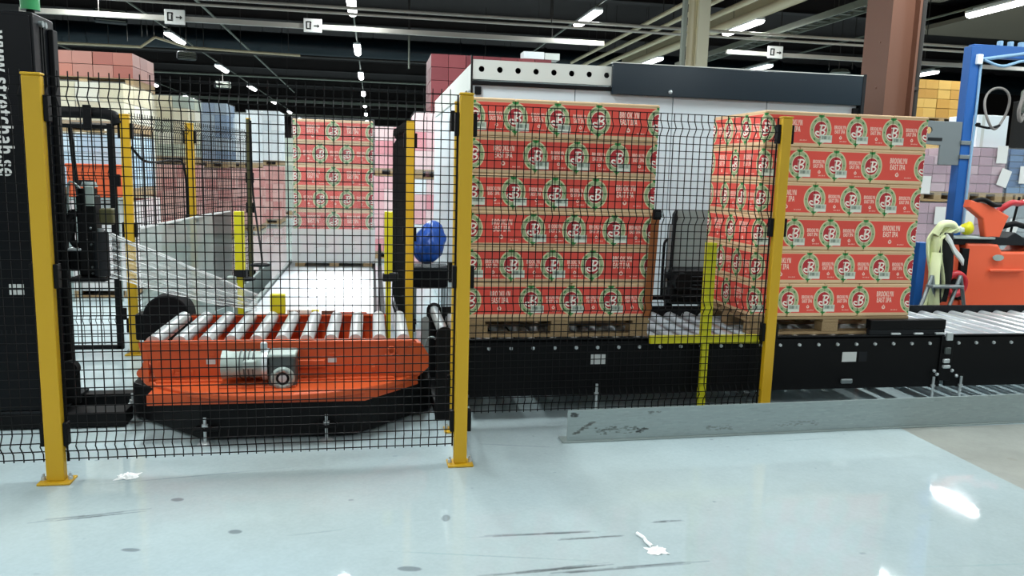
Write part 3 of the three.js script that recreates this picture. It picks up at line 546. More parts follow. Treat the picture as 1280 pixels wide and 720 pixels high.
// yellow-green light guards
{
  const t = thing('light_guard', 'yellow-green T-shaped light guard standing at the conveyor between the two loads', 'guard', [2.185, 0, -4.79]);
  part('upper_column', rspan(-0.033, 0.033, 0.57, 1.19, -0.025, 0.025, 0.004), M.guard, t);
  part('cross_bar', rspan(-0.385, 0.385, 0.515, 0.57, -0.02, 0.02, 0.004), M.guard, t);
  part('lower_column', rspan(-0.024, 0.024, 0.01, 0.515, -0.02, 0.02, 0.004), M.guard, t);
  part('foot_plate', rspan(-0.06, 0.06, 0, 0.012, -0.05, 0.05, 0.003), M.guard, t);
  const guard = (label, x, z, H, w) => { const q = thing('light_guard', label, 'guard', [x, 0, z]); part('upper_column', rspan(-w / 2, w / 2, 0.78, H, -0.03, 0.03, 0.004), M.guard, q); part('lower_column', rspan(-w / 3, w / 3, 0.01, 0.78, -0.02, 0.02, 0.004), M.guard, q); part('collar', rspan(-w * 0.7, w * 0.7, 0.74, 0.8, -0.035, 0.035, 0.006), M.charcoal, q); part('foot_plate', rspan(-0.06, 0.06, 0, 0.012, -0.06, 0.06, 0.003), M.guard, q); return q; };
  const gl = guard('yellow-green light guard post at the film web side of the rear conveyor', -1.015, -6.3, 1.25, 0.07);
  part('sensor_head', rbox(0.07, 0.06, 0.06, -0.06, 0.72, 0.02, 0.01), M.castAlloy, gl);
  const gr = guard('yellow-green light guard post at the rear conveyor, near the blue sack', 0.12, -6.1, 1.28, 0.062);
  part('sensor_head', rbox(0.07, 0.06, 0.06, 0.04, 0.78, 0.03, 0.01), M.charcoal, gr);
  const cb = thing('hanging_cable', 'black cable hanging down from the dark olive post to the rear conveyor', 'cable', [0, 0, 0]);
  part('cable', tube([[-1.38, 2.1, -9.5], [-1.38, 1.9, -9.5], [-1.37, 1.3, -9.5], [-1.3, 0.9, -9.3], [-1.22, 0.6, -9.0], [-1.18, 0.35, -8.8], [-1.17, 0.012, -8.75]], 0.012, 60, 6), M.black, cb);
  const rail = thing('black_cable', 'thin black cable arm running between the yellow rear fence posts', 'cable', [0, 0, 0]);
  part('cable', tube([[-1.925, 1.72, -6.85], [-1.88, 1.62, -7.0], [-1.8, 1.62, -7.6], [-1.745, 1.61, -7.75], [-1.74, 1.5, -7.85], [-1.735, 0.6, -7.9], [-1.73, 0.02, -7.92]], 0.011, 70, 6), M.black, rail);
}

// ---------------------------------------------------------------- turntable
{
  const t = thing('turntable', 'orange roller turntable of the stretch wrapper on a black octagonal base', 'turntable', [-0.545, 0, -5.235]);
  const oct = (k) => [[-0.44, 0.62], [0.45, 0.62], [0.92, 0.16], [0.92, -0.6], [0.45, -0.95], [-0.44, -0.95], [-0.93, -0.6], [-0.93, 0.14]].map(([x, z]) => [x * k, -z * k]);
  part('base', [extrude(oct(1), 0.2, [], 0.008).rotateX(-Math.PI / 2).translate(0, 0.03, 0)], M.black, t);
  part('base_rib', extrude(oct(1.008), 0.012).rotateX(-Math.PI / 2).translate(0, 0.1, 0), M.charcoal, t);
  part('base_rib', extrude(oct(1.008), 0.012).rotateX(-Math.PI / 2).translate(0, 0.18, 0), M.charcoal, t);
  const ell = Array.from({ length: 64 }, (_, i) => { const a = (i / 64) * Math.PI * 2, p = 0.96; return [0.895 * Math.sign(Math.cos(a)) * Math.abs(Math.cos(a)) ** p, 0.76 * Math.sign(Math.sin(a)) * Math.abs(Math.sin(a)) ** p]; });
  part('turntable_disc', extrude(ell, 0.02, [], 0.008).rotateX(-Math.PI / 2).translate(0, 0.29, 0), M.orange, t);
  part('deck_skirt', extrude([[-0.72, -0.64], [0.5, -0.64], [0.83, -0.3], [0.83, 0.5], [-0.72, 0.5]], 0.055, [], 0.004).rotateX(-Math.PI / 2).translate(0, 0.237, 0), M.orange, t);
  const lip = []; for (let i = 0; i <= 14; i++) { const a = -0.5 + (i / 14) * 0.75; lip.push([0.875 * Math.cos(a), 0.79 * Math.sin(a)]); } for (let i = 14; i >= 0; i--) { const a = -0.5 + (i / 14) * 0.75; lip.push([0.855 * Math.cos(a), 0.77 * Math.sin(a)]); }
  part('end_lip', extrude(lip, 0.11, [], 0.002).rotateX(-Math.PI / 2).translate(0, 0.315, 0), M.orange, t);
  // side channels with a flange on top
  part('side_channel', [extrude([[-0.72, 0.32], [0.68, 0.32], [0.78, 0.56], [-0.79, 0.56]], 0.012).translate(0, 0, 0.425), rspan(-0.79, 0.79, 0.545, 0.56, 0.39, 0.45, 0.004), rspan(-0.72, 0.68, 0.318, 0.33, 0.425, 0.475, 0.003)], M.orange, t);
  part('side_channel', [rspan(-0.7, 0.64, 0.32, 0.56, -0.455, -0.443, 0.003), rspan(-0.7, 0.64, 0.545, 0.56, -0.455, -0.41, 0.004)], M.orange, t);
  part('end_plate', extrude([[0, 0], [0.2, 0], [0.25, 0.04], [0.25, 0.12], [0.2, 0.2], [0.0, 0.235]], 0.012).rotateY(0.35).translate(0.66, 0.32, 0.425), M.orange, t);
  part('end_plate', extrude([[0, 0], [-0.07, 0.03], [-0.03, 0.12], [-0.06, 0.235], [0, 0.235]], 0.012).rotateY(-0.3).translate(-0.76, 0.32, 0.425), M.orange, t);
  part('bumper', rod([-0.84, 0.335, 0.3], [-0.84, 0.335, 0.0], 0.03, 12), M.orange, t);
  part('eye_bracket', [new THREE.TorusGeometry(0.024, 0.01, 8, 20).translate(0.66, 0.49, 0.45), rspan(0.62, 0.7, 0.44, 0.47, 0.437, 0.455, 0.003)], M.orange, t);
  const rg = merge([new THREE.CylinderGeometry(0.042, 0.042, 0.8, 20).rotateX(Math.PI / 2), new THREE.CylinderGeometry(0.014, 0.014, 0.86, 8).rotateX(Math.PI / 2)]);
  for (let i = 0; i < 11; i++) part('roller', rg, M.zinc, t).position.set(-0.745 + i * 0.148, 0.545, -0.01);
  part('deck_plate', rspan(-0.77, 0.7, 0.32, 0.34, -0.44, 0.42), M.orange, t);
  // geared motor
  const m = part('gear_motor', [new THREE.CylinderGeometry(0.078, 0.078, 0.2, 28).rotateZ(Math.PI / 2).translate(-0.18, 0.44, 0.53)], M.castAlloy, t);
  part('fan_cowl', new THREE.CylinderGeometry(0.085, 0.075, 0.08, 28).rotateZ(Math.PI / 2).translate(-0.285, 0.44, 0.53), M.castAlloy, m);
  for (let i = 0; i < 4; i++) part('cooling_fin', new THREE.CylinderGeometry(0.084, 0.084, 0.008, 28).rotateZ(Math.PI / 2).translate(-0.22 + i * 0.025, 0.44, 0.53), M.castDark, m);
  part('terminal_box', rbox(0.075, 0.05, 0.08, -0.16, 0.46, 0.6, 0.01), M.castAlloy, m);
  part('flange', [new THREE.CylinderGeometry(0.095, 0.095, 0.03, 28).rotateZ(Math.PI / 2).translate(-0.078, 0.44, 0.53), rbox(0.04, 0.06, 0.03, -0.09, 0.545, 0.53, 0.01)], M.zinc, m);
  const gb = part('gearbox', rbox(0.16, 0.215, 0.17, 0.02, 0.405, 0.53, 0.025), M.castDark, t);
  part('gearbox_edge', rbox(0.165, 0.03, 0.172, 0.02, 0.505, 0.53, 0.012), M.castAlloy, gb);
  part('bearing_ring', new THREE.TorusGeometry(0.052, 0.017, 12, 32).translate(0.025, 0.375, 0.617), M.castAlloy, gb);
  part('bearing_seal', new THREE.TorusGeometry(0.031, 0.008, 10, 28).translate(0.025, 0.375, 0.622), M.black, gb);
  part('shaft_end', new THREE.CylinderGeometry(0.024, 0.024, 0.02, 24).rotateX(Math.PI / 2).translate(0.025, 0.375, 0.617), M.zinc, gb);
  for (let i = 0; i < 6; i++) part('bolt', new THREE.CylinderGeometry(0.007, 0.007, 0.012, 6).rotateX(Math.PI / 2).translate(0.025 + 0.052 * Math.cos(i * 1.047), 0.375 + 0.052 * Math.sin(i * 1.047), 0.635), M.steel, gb);
  part('mounting_plate', rbox(0.44, 0.03, 0.16, -0.12, 0.315, 0.54, 0.006), M.orange, t);
  part('torque_arm', rbox(0.2, 0.05, 0.03, 0.16, 0.42, 0.455, 0.006), M.orange, t);
  // stickers and small welded brackets on the channel
  for (const x of [-0.41, 0.3]) { part('sticker', box(0.052, 0.028, 0.002, x, 0.435, 0.438), M.sticker, t); part('clip', rbox(0.04, 0.015, 0.006, x, 0.475, 0.438, 0.004), M.orange, t); }
  for (const [x, y] of [[-0.7, 0.43], [-0.63, 0.38], [-0.6, 0.36], [-0.52, 0.37], [0.43, 0.39], [0.55, 0.38], [-0.48, 0.52]]) part('weld_tab', rbox(0.025, 0.03, 0.012, x, y, 0.442, 0.005), M.orange, t);
  for (const [x, z] of [[-0.41, 0.66], [0.275, 0.66], [-0.95, 0.12]]) part('leveling_foot', [rod([x, 0.006, z], [x, 0.16, z], 0.009, 10), new THREE.CylinderGeometry(0.02, 0.045, 0.016, 18).translate(x, 0.008, z), new THREE.CylinderGeometry(0.02, 0.02, 0.018, 6).translate(x, 0.11, z), rspan(x - 0.03, x + 0.03, 0.085, 0.095, z - 0.05, z + 0.01)], M.zinc, t);
  part('foot_bracket', rspan(-0.47, -0.33, 0.08, 0.1, 0.61, 0.68), M.black, t); part('foot_bracket', rspan(0.22, 0.34, 0.08, 0.1, 0.61, 0.68), M.black, t);
  // drive wheel at the conveyor side
  const w = part('drive_wheel', new THREE.CylinderGeometry(0.06, 0.06, 0.05, 24).rotateX(Math.PI / 2).translate(0.85, 0.34, -0.1), M.charcoal, t);
  part('hub', new THREE.CylinderGeometry(0.03, 0.03, 0.06, 16).rotateX(Math.PI / 2).translate(0.85, 0.34, -0.1), M.steel, w);
  part('wheel_bracket', [rspan(0.8, 0.9, 0.2, 0.24, -0.2, 0), rspan(0.83, 0.87, 0.2, 0.33, -0.16, -0.14)], M.black, t);
}
{
  const t = thing('drive_cover', 'round black rubber cover standing behind the turntable rollers at the film side', 'cover', [-1.52, 0, -6.2]);
  const arch = []; for (let i = 0; i <= 24; i++) { const a = (i / 24) * Math.PI; arch.push([0.155 * Math.cos(a), 0.46 + 0.155 * Math.sin(a)]); } arch.push([-0.155, 0], [0.155, 0]);
  part('cover_shell', extrude(arch, 0.2, [], 0.012).translate(0, 0, -0.1), M.blackRubber, t);
  part('side_box', rbox(0.08, 0.2, 0.16, -0.19, 0.38, 0, 0.012), M.black, t);
  part('lug', rbox(0.05, 0.03, 0.05, 0.06, 0.625, 0, 0.01), M.charcoal, t);
}

// ---------------------------------------------------------------- stretch wrapper mast and film carriage
const font = await new FontLoader().loadAsync('fonts/droid/droid_sans_bold.typeface.json');
{
  const t = thing('wrapper_mast', 'tall black stretch wrapper mast with white vertical lettering', 'mast', [-1.87, 0, -4.92]);
  part('mast_body', rspan(-0.9, 0, 0.12, 2.42, -0.3, 0, 0.01), M.blackGloss, t);
  part('front_panel', rspan(-0.9, -0.012, 0.2, 2.4, 0.0, 0.012, 0.006), M.blackGloss, t);
  for (const z of [-0.1, -0.135]) part('guide_slot', rspan(-0.002, 0.006, 0.5, 2.38, z - 0.006, z + 0.006, 0.002), M.black, t);
  part('guide_rail', rspan(0, 0.03, 0.3, 2.36, -0.27, -0.2, 0.006), M.black, t);
  for (const z of [-0.095, -0.14]) part('pulley', new THREE.CylinderGeometry(0.018, 0.018, 0.02, 16).rotateZ(Math.PI / 2).translate(0.01, 2.37, z), M.steel, t);
  // foot of the mast and frame that joins the turntable
  part('foot_frame', [rspan(-0.9, 0.385, 0.01, 0.1, -0.16, 0.0, 0.006), rspan(-0.9, 0.385, 0.01, 0.1, -0.5, -0.4, 0.006)], M.black, t);
  part('foot_deck', rspan(-0.9, 0.02, 0.1, 0.118, -0.5, 0.0, 0.004), M.charcoal, t);
  part('foot_roller', new THREE.CylinderGeometry(0.05, 0.05, 0.06, 20).rotateX(Math.PI / 2).translate(0.055, 0.35, -0.1), M.blackRubber, t);
  part('roller_bracket', rspan(-0.01, 0.09, 0.12, 0.34, -0.16, -0.13), M.black, t);
  const beacon = part('signal_stalk', rod([-0.06, 2.42, -0.14], [-0.06, 2.46, -0.14], 0.022, 14), M.black, t);
  part('green_lens', new THREE.CylinderGeometry(0.05, 0.05, 0.1, 20).translate(-0.06, 2.5, -0.14), M.beacon, beacon);
  // lettering reads downwards
  const tg = new TextGeometry('www.stretchab.se', { font, size: 0.072, depth: 0.002, curveSegments: 4 });
  tg.computeBoundingBox(); const w = tg.boundingBox.max.x; tg.scale(0.8 / w, 1.15, 1);
  part('lettering', tg.rotateZ(-Math.PI / 2).translate(-0.215, 2.31, 0.012), M.signWhite, t);
  for (const [dx, dy] of [[0, 0], [1, 0], [0, 1], [1, 1]]) part('logo_pane', box(0.036, 0.028, 0.002, -0.188 + dx * 0.042, 0.84 + dy * 0.034, 0.0125), M.sticker, t);
  for (let i = 0; i < 12; i++) part('vent_slot', box(0.004, 0.03, 0.002, -0.34 + i * 0.026, 0.6, 0.0125), M.charcoal, t);
}
{
  const t = thing('film_carriage', 'black film carriage with motor and film roll beside the mast', 'carriage', [-1.73, 0, -5.2]);
  part('support_arm', [rspan(-0.11, 0.0, 0.94, 1.06, -0.05, 0.03, 0.008)], M.black, t);
  part('arm_plate', rspan(-0.11, -0.03, 1.06, 1.075, -0.06, 0.06, 0.004), M.zinc, t);
  part('carriage_column', [rspan(-0.05, 0.06, 0.9, 1.4, -0.07, 0.05, 0.012)], M.black, t);
  part('carriage_column', rspan(0.05, 0.085, 0.9, 1.18, -0.05, 0.03, 0.006), M.black, t);
  part('motor', new THREE.CylinderGeometry(0.055, 0.055, 0.14, 20).translate(0.0, 1.37, 0.0), M.black, t);
  part('motor_plate', rbox(0.05, 0.12, 0.012, 0.035, 1.395, 0.058, 0.01), M.castAlloy, t);
  part('motor_cap', new THREE.CylinderGeometry(0.038, 0.048, 0.03, 20).translate(0.02, 1.465, 0.01), M.greyPaint, t);
  part('clamp_box', rbox(0.08, 0.1, 0.08, 0.115, 1.27, 0.0, 0.012), M.olive, t);
  part('chain_guide', [tube([[-0.095, 1.3, 0], [-0.08, 1.22, 0.03], [-0.09, 1.12, 0.02], [-0.06, 1.08, 0.02]], 0.02, 24, 8), tube([[-0.06, 1.3, 0.02], [-0.1, 1.24, 0.03], [-0.1, 1.12, 0.04]], 0.024, 24, 8)], M.black, t);
  part('cable', tube([[0.0, 1.42, 0.04], [-0.08, 1.48, 0.03], [-0.1, 1.4, 0.02], [-0.1, 1.2, 0.0]], 0.007, 30, 6), M.greyPaint, t);
  const roll = part('film_roll', new THREE.CylinderGeometry(0.045, 0.045, 0.27, 28).translate(0.09, 1.045, 0.07), M.charcoal, t);
  part('roll_core', new THREE.CylinderGeometry(0.02, 0.02, 0.31, 16).translate(0.09, 1.045, 0.07), M.steel, roll);
  part('carriage_floor', rspan(-0.09, 0.12, 0.875, 0.9, -0.08, 0.12, 0.008), M.black, t);
  for (const y of [0.93, 1.03]) part('bolt', new THREE.SphereGeometry(0.009, 8, 6).translate(-0.125, y, 0.034), M.zinc, t);
  for (const y of [0.92, 0.96, 1.1, 1.2]) part('bolt', new THREE.SphereGeometry(0.008, 8, 6).translate(0.03, y, 0.055), M.steel, t);
}
// loose film web from the roll to the clamp behind the turntable
{
  const t = thing('film_web', 'loose transparent film web stretched from the film roll to the turntable', 'film');
  const A = (v) => new THREE.Vector3(-1.6, 0.9 + 0.28 * v, -5.14), B = (v) => new THREE.Vector3(-0.8, 0.6 + 0.11 * v, -5.62 - 0.04 * v);
  const at = (u, v) => { const p = A(v).lerp(B(v), u); p.y -= 0.02 * Math.sin(Math.PI * u) * (1 - v); const k = 0.012 * (0.3 + u); p.z += k * Math.sin(v * 31 + u * 2) + 0.006 * Math.sin(v * 57 + 1); return p; };
  const nu = 30, nv = 60, pos = [], idx = [];
  for (let j = 0; j <= nv; j++) for (let i = 0; i <= nu; i++) pos.push(...at(i / nu, j / nv).toArray());
  for (let j = 0; j < nv; j++) for (let i = 0; i < nu; i++) { const a = j * (nu + 1) + i; idx.push(a, a + 1, a + nu + 1, a + 1, a + nu + 2, a + nu + 1); }
  const g = new THREE.BufferGeometry(); g.setAttribute('position', new THREE.Float32BufferAttribute(pos, 3)); g.setIndex(idx); g.computeVertexNormals(); g.setAttribute('uv', new THREE.Float32BufferAttribute(new Float32Array((pos.length / 3) * 2), 2));
  part('film_sheet', g, M.filmWeb, t);
  for (const v of [0, 0.08, 0.3, 0.55, 0.93, 1]) part('rolled_fold', tube(Array.from({ length: 9 }, (_, i) => at(i / 8, v).add(new THREE.Vector3(0, 0.004 * Math.sin(i * 2 + v * 9), 0.004)).toArray()), v === 1 || v === 0.93 ? 0.005 : 0.0032, 40, 6), M.filmRope, t);
}

// ---------------------------------------------------------------- rear conveyor and the wrapped load on it
{
  const t = thing('rear_conveyor', 'bright roller conveyor leading away behind the turntable to the wrapped load', 'conveyor', [-0.44, 0, -5.8]);
  const rg = merge([new THREE.CylinderGeometry(0.036, 0.036, 0.86, 18).rotateZ(Math.PI / 2), new THREE.CylinderGeometry(0.012, 0.012, 0.92, 8).rotateZ(Math.PI / 2)]);
  for (let i = 0; i < 48; i++) part('roller', rg, M.zincBright, t).position.set(0, 0.517, -0.05 - i * 0.079);
  for (const s of [-1, 1]) part('side_frame', rspan(s * 0.445, s * 0.47, 0.36, 0.56, -3.9, 0, 0.004), s < 0 ? M.greyPaint : M.charcoal, t);
  for (const z of [-0.55, -2, -3.7]) for (const s of [-1, 1]) part('leg', rspan(s * 0.41, s * 0.46, 0, 0.36, z - 0.025, z + 0.025, 0.004), M.black, t);
  part('drip_tray', rspan(-0.44, 0.44, 0.40, 0.415, -3.9, 0), M.white, t);
  part('front_cross_bar', rspan(-0.47, 0.47, 0.42, 0.535, 0.0, 0.02, 0.004), M.orange, t);
  part('yellow_box', rbox(0.105, 0.145, 0.05, -0.235, 0.62, 0.03, 0.008), M.guard, t);
  // print strip on the cross bar
  const c = canvas(256, 48), g = c.getContext('2d'); g.fillStyle = '#e9e6da'; g.fillRect(0, 0, 256, 48); g.fillStyle = '#d8d02a'; g.fillRect(196, 0, 60, 48); g.fillStyle = '#1c1c1c'; g.font = 'bold 40px sans-serif'; g.fillText('230V', 14, 38);
  part('warning_sticker', box(0.23, 0.045, 0.003, -0.06, 0.552, 0.026), std('#ffffff', 0.5, 0, { map: canvasTex(c) }), t);
  part('dark_tag', rbox(0.12, 0.035, 0.006, 0.13, 0.55, 0.026, 0.003), M.brown, t);
  part('pale_tag', rbox(0.2, 0.03, 0.006, 0.3, 0.545, 0.026, 0.003), std('#d98f80', 0.6), t);
  // guide plate with oval slots on the film side, drive cover and chain guard on the other
  part('guide_plate', rspan(-0.62, -0.6, 0.42, 0.62, -2.6, -0.5, 0.004), M.greyPaint, t);
  for (const z of [-0.95, -1.9]) { const o = part('slot_ring', new THREE.TorusGeometry(0.05, 0.014, 8, 24).scale(1.5, 1, 1).rotateX(-Math.PI / 2).translate(-0.62, 0.66, z), M.charcoal, t); part('ring_stem', rspan(-0.63, -0.6, 0.6, 0.66, z - 0.02, z + 0.02), M.greyPaint, o); }
  part('valve_block', rbox(0.12, 0.05, 0.08, -0.66, 0.56, -0.35, 0.01), M.black, t);
  part('chain_guard', extrude([[0.0, 0.38], [3.3, 0.38], [3.3, 0.62], [2.9, 0.78], [2.4, 0.6], [0.25, 0.58], [0, 0.5]], 0.03).rotateY(Math.PI / 2).translate(0.5, 0, 0), M.charcoal, t);
  part('guard_seam', rspan(0.53, 0.535, 0.45, 0.47, -3, -0.1), M.black, t);
}
function wrappedLoad(t, opts) { // t: group at the load's base centre of its front face; cartons are parts
  const { w, d, h, nx, ny, nz, mats, y0 = 0.13, side = 'both', gap = 0.008, wood = M.wood, film = M.film, jitter = 0.006 } = opts;
  const cx = w / nx, cy = h / ny, cz = d / nz, g = new THREE.BoxGeometry(cx - gap, cy - gap, cz - gap);
  for (let j = 0; j < ny; j++) for (let i = 0; i < nx; i++) for (let k = 0; k < nz; k++) {
    const isSide = (i === 0 && side !== 'high') || (i === nx - 1 && side !== 'low');
    if (k > 0 && !isSide) continue;
    const m = part('carton', g, mats[Math.floor(rnd() * mats.length)], t);
    m.position.set(-w / 2 + (i + 0.5) * cx + rr(-1, 1) * jitter * 0.5, y0 + (j + 0.5) * cy, -(k + 0.5) * cz - rnd() * jitter);
  }
  part('core', box(w - cx, h - 0.01, d - cz * 1.02, 0, y0 + h / 2, -d / 2 - 0.004), mats[0], t);
  const pf = [rspan(-w / 2, w / 2, 0.11, 0.13, -d, 0, 0.003), rspan(-w / 2, w / 2, 0, 0.02, -d, -d + 0.1, 0.003), rspan(-w / 2, w / 2, 0, 0.02, -0.1, 0, 0.003)];
  part('pallet_board', pf[0], wood, t); part('pallet_board', pf[1], wood, t); part('pallet_board', pf[2], wood, t);
  for (const x of [-w / 2 + 0.06, 0, w / 2 - 0.06]) part('pallet_block', rspan(x - 0.06, x + 0.06, 0.02, 0.11, -d, 0, 0.003), wood, t);
  if (film) { const e = 0.012, f = []; const wall = (x0, z0, x1, z1) => { const L = Math.hypot(x1 - x0, z1 - z0), n = 10, q = new THREE.PlaneGeometry(L, h + 0.06, n, 8), p = q.attributes.position; for (let i = 0; i < p.count; i++) p.setZ(i, rr(-0.006, 0.006)); q.rotateY(-Math.atan2(z1 - z0, x1 - x0)).translate((x0 + x1) / 2, y0 + h / 2 - 0.02, (z0 + z1) / 2); q.computeVertexNormals(); f.push(q); };
    wall(-w / 2 - e, e, w / 2 + e, e); wall(w / 2 + e, e, w / 2 + e, -d - e); wall(-w / 2 - e, -d - e, -w / 2 - e, e);
    part('stretch_film', f, film, t); }
}
{
  // same red cartons, seen on the load's short end, wrapped in film
  const t = thing('wrapped_pallet_load', 'film wrapped load of red beer cartons standing on the rear conveyor', 'pallet load', [-0.405, ROLL_Y + 0.018, -8.45]);
  const holder = new THREE.Group(); palletParts(holder, 1.2225, 0.8145); for (const c of [...holder.children]) { c.geometry = c.geometry.clone().rotateY(Math.PI / 2).translate(0, 0, -0.611); t.add(c); }
  for (let l = 0; l < 6; l++) for (const [x, z, turn] of layer(l % 2 === 0)) {
    // turned a quarter: layer x runs away from the camera here, and its low-x end faces the camera
    const px = z + 0.4073, pz = -x;
    if (!(x < 0.25 || Math.abs(px) > 0.2)) continue;
    const m = part('carton', cartonGeo, cartonMats[rnd() < 0.5 ? 0 : 1], t);
    m.position.set(px, 0.129 + (l + 0.5) * CH, pz); m.rotation.y = turn + Math.PI / 2;
  }
  const f = (y0, y1, e) => { const w = 0.815 + 2 * e, d = 1.2225 + 2 * e, out = []; for (const [sx, ry, px, pz] of [[w, 0, 0, e], [d, Math.PI / 2, w / 2, -0.611], [d, Math.PI / 2, -w / 2, -0.611], [w, 0, 0, -d + e]]) { const q = new THREE.PlaneGeometry(sx, y1 - y0, 12, 12), p = q.attributes.position; for (let i = 0; i < p.count; i++) p.setZ(i, rr(-0.004, 0.004)); q.computeVertexNormals(); out.push(q.rotateY(ry).translate(px, (y0 + y1) / 2, pz)); } return out; };
  part('stretch_film', f(0.05, 1.55, 0.012), M.film, t);
  part('lower_film_layer', f(0.04, 0.4, 0.022), M.filmThick, t);
  part('lower_film_layer', f(0.06, 0.62, 0.018), M.film, t);
}
// blue sack on a black bin
{
  const t = thing('tray_cart', 'black tray cart on thin legs under the blue sack behind the yellow post', 'cart', [0.59, 0, -8.2]);
  part('tray', rbox(0.36, 0.2, 0.34, 0, 0.49, 0, 0.02), M.blackRubber, t);
  part('tray_rim', rbox(0.39, 0.03, 0.37, 0, 0.588, 0, 0.01), M.charcoal, t);
  for (const sx of [-1, 1]) for (const sz of [-1, 1]) part('leg', rspan(sx * 0.15 - 0.01, sx * 0.15 + 0.01, 0.05, 0.4, sz * 0.14 - 0.01, sz * 0.14 + 0.01, 0.003), M.steel, t);
  for (const sx of [-1, 1]) for (const sz of [-1, 1]) part('castor', new THREE.CylinderGeometry(0.028, 0.028, 0.02, 16).rotateZ(Math.PI / 2).translate(sx * 0.15, 0.028, sz * 0.14), M.blackRubber, t);
  const b = thing('plastic_sack', 'shiny blue plastic sack standing on the black tray cart', 'sack', [0.59, 0.604, -8.2]);
  const g = new THREE.SphereGeometry(0.2, 64, 44), p = g.attributes.position, v = new THREE.Vector3();
  for (let i = 0; i < p.count; i++) { v.fromBufferAttribute(p, i); const a = Math.atan2(v.z, v.x), t = v.y / 0.2, k = 0.9 + 0.1 * Math.abs(Math.sin(a * 3.5 + t * 1.7)) + 0.09 * Math.abs(Math.sin(a * 6 - t * 3.1)) + 0.05 * Math.abs(Math.sin(a * 11 + t * 7)) + 0.04 * Math.sin(t * 9 + a * 2), f = 1 - 0.22 * Math.max(0, t); p.setXYZ(i, v.x * k * f * 0.78 + t * 0.035, (v.y * 1.15 + 0.022 * Math.sin(a * 5) * (1 - t * t)) + 0.245, v.z * k * f * 0.85); }
  g.computeVertexNormals(); part('sack_body', g, M.blueBag, b);
  part('sack_hem', new THREE.TorusGeometry(0.185, 0.02, 8, 40).rotateX(Math.PI / 2).translate(0, 0.015, 0), M.film, b);
}

// ---------------------------------------------------------------- stored pallet loads in the hall
const tones = (list, rough = 0.6) => list.map((c) => std(c, rough));
const K = {
  pinkRed: tones(['#c98a82', '#c27a74', '#d3a29a', '#cf9990']), redWhite: tones(['#cf6a66', '#d99a94', '#dcc6c0', '#c84f4e']), beige: tones(['#c9c0a0', '#d2cbb0', '#bfb597', '#d7d3c2']),
  paleBlue: tones(['#a9c4d6', '#b9d0de', '#9fbad0']), redBrown: tones(['#96584a', '#8c4c40', '#a06556', '#9a685c'], 0.35), steelBlue: tones(['#7c8fa0', '#8c9dab', '#6c8099', '#54708f']),
  white: tones(['#dfe6ea', '#d3dde3', '#e6ebee']), rose: tones(['#d89aa2', '#dcaab0', '#e5c6c8', '#d27f8a']), brick: tones(['#753035', '#7d383c', '#6d2a30', '#793439'], 0.5),
  mauve: tones(['#b394a0', '#a98a97', '#bda3ac', '#a28391'], 0.4), blue: tones(['#4f7299', '#5f80a3', '#456892'], 0.45), tan: tones(['#c79a4a', '#bf8f40', '#d0a758', '#b98a3e'], 0.7), grey: tones(['#8c979c', '#7c888f', '#9aa4a8'], 0.5), greenGrey: tones(['#a3ad9c', '#b3b9a2', '#98a597']),
};
const store = (label, x0, x1, zf, y, h, d, nx, ny, nz, mats, extra = {}) => {
  const t = thing('wrapped_pallet_load', label, 'pallet load', [(x0 + x1) / 2, y, zf]);
  wrappedLoad(t, { w: x1 - x0, d, h, nx, ny, nz, mats, ...extra }); return t;
};
// beyond the gate, nearest stack
store('wrapped load of red and white cartons on the floor beyond the black gate', -4.15, -2.78, -9.8, 0, 1.0, 1.2, 4, 4, 3, K.redWhite, { side: 'high', film: M.filmThick });
store('pale blue wrapped load stacked on red and white cartons beyond the gate', -4.15, -2.82, -9.85, 1.15, 0.62, 1.2, 5, 3, 3, K.paleBlue, { side: 'high' });
store('beige wrapped load stacked above the pale blue load beyond the gate', -4.15, -2.84, -9.9, 1.92, 0.44, 1.2, 5, 2, 3, K.beige, { side: 'high' });
{ // orange crate standing in front of the stack
  const t = thing('orange_crate', 'orange crate with dark handle opening on the stack behind the film carriage', 'crate', [-3.1, 1.19, -9.62]);
  part('crate_body', rspan(-0.26, 0.26, 0.0, 0.36, -0.12, 0.12, 0.012), M.orange, t);
  part('handle_opening', rspan(-0.16, 0.02, 0.12, 0.19, 0.118, 0.125, 0.003), M.black, t);
  part('crate_rim', rspan(-0.27, 0.27, 0.33, 0.37, -0.13, 0.13, 0.008), M.orange, t);
  const s = thing('display_stand', 'slim grey shelf stand carrying the orange crate beyond the gate', 'stand', [-3.1, 0, -9.62]);
  part('shelf_board', rspan(-0.28, 0.28, 1.16, 1.185, -0.13, 0.13, 0.004), M.greyPaint, s);
  for (const sx of [-1, 1]) for (const sz of [-1, 1]) part('leg', rspan(sx * 0.26 - 0.012, sx * 0.26 + 0.012, 0, 1.16, sz * 0.11 - 0.012, sz * 0.11 + 0.012, 0.003), M.greyPaint, s);
}
store('lowest beige load of the tall stack behind the gate, mostly hidden', -5.0, -3.62, -13, 0, 1.3, 1.2, 4, 4, 3, K.beige, { side: 'high' });
store('middle cream load of the tall stack behind the gate', -5.0, -3.6, -13, 1.45, 1.1, 1.2, 5, 4, 3, K.beige, { side: 'high' });
store('red brown carton load, topmost of the tall stack near the mast', -5.0, -3.58, -13, 2.7, 0.38, 1.2, 5, 2, 3, K.redBrown, { side: 'high', film: null });
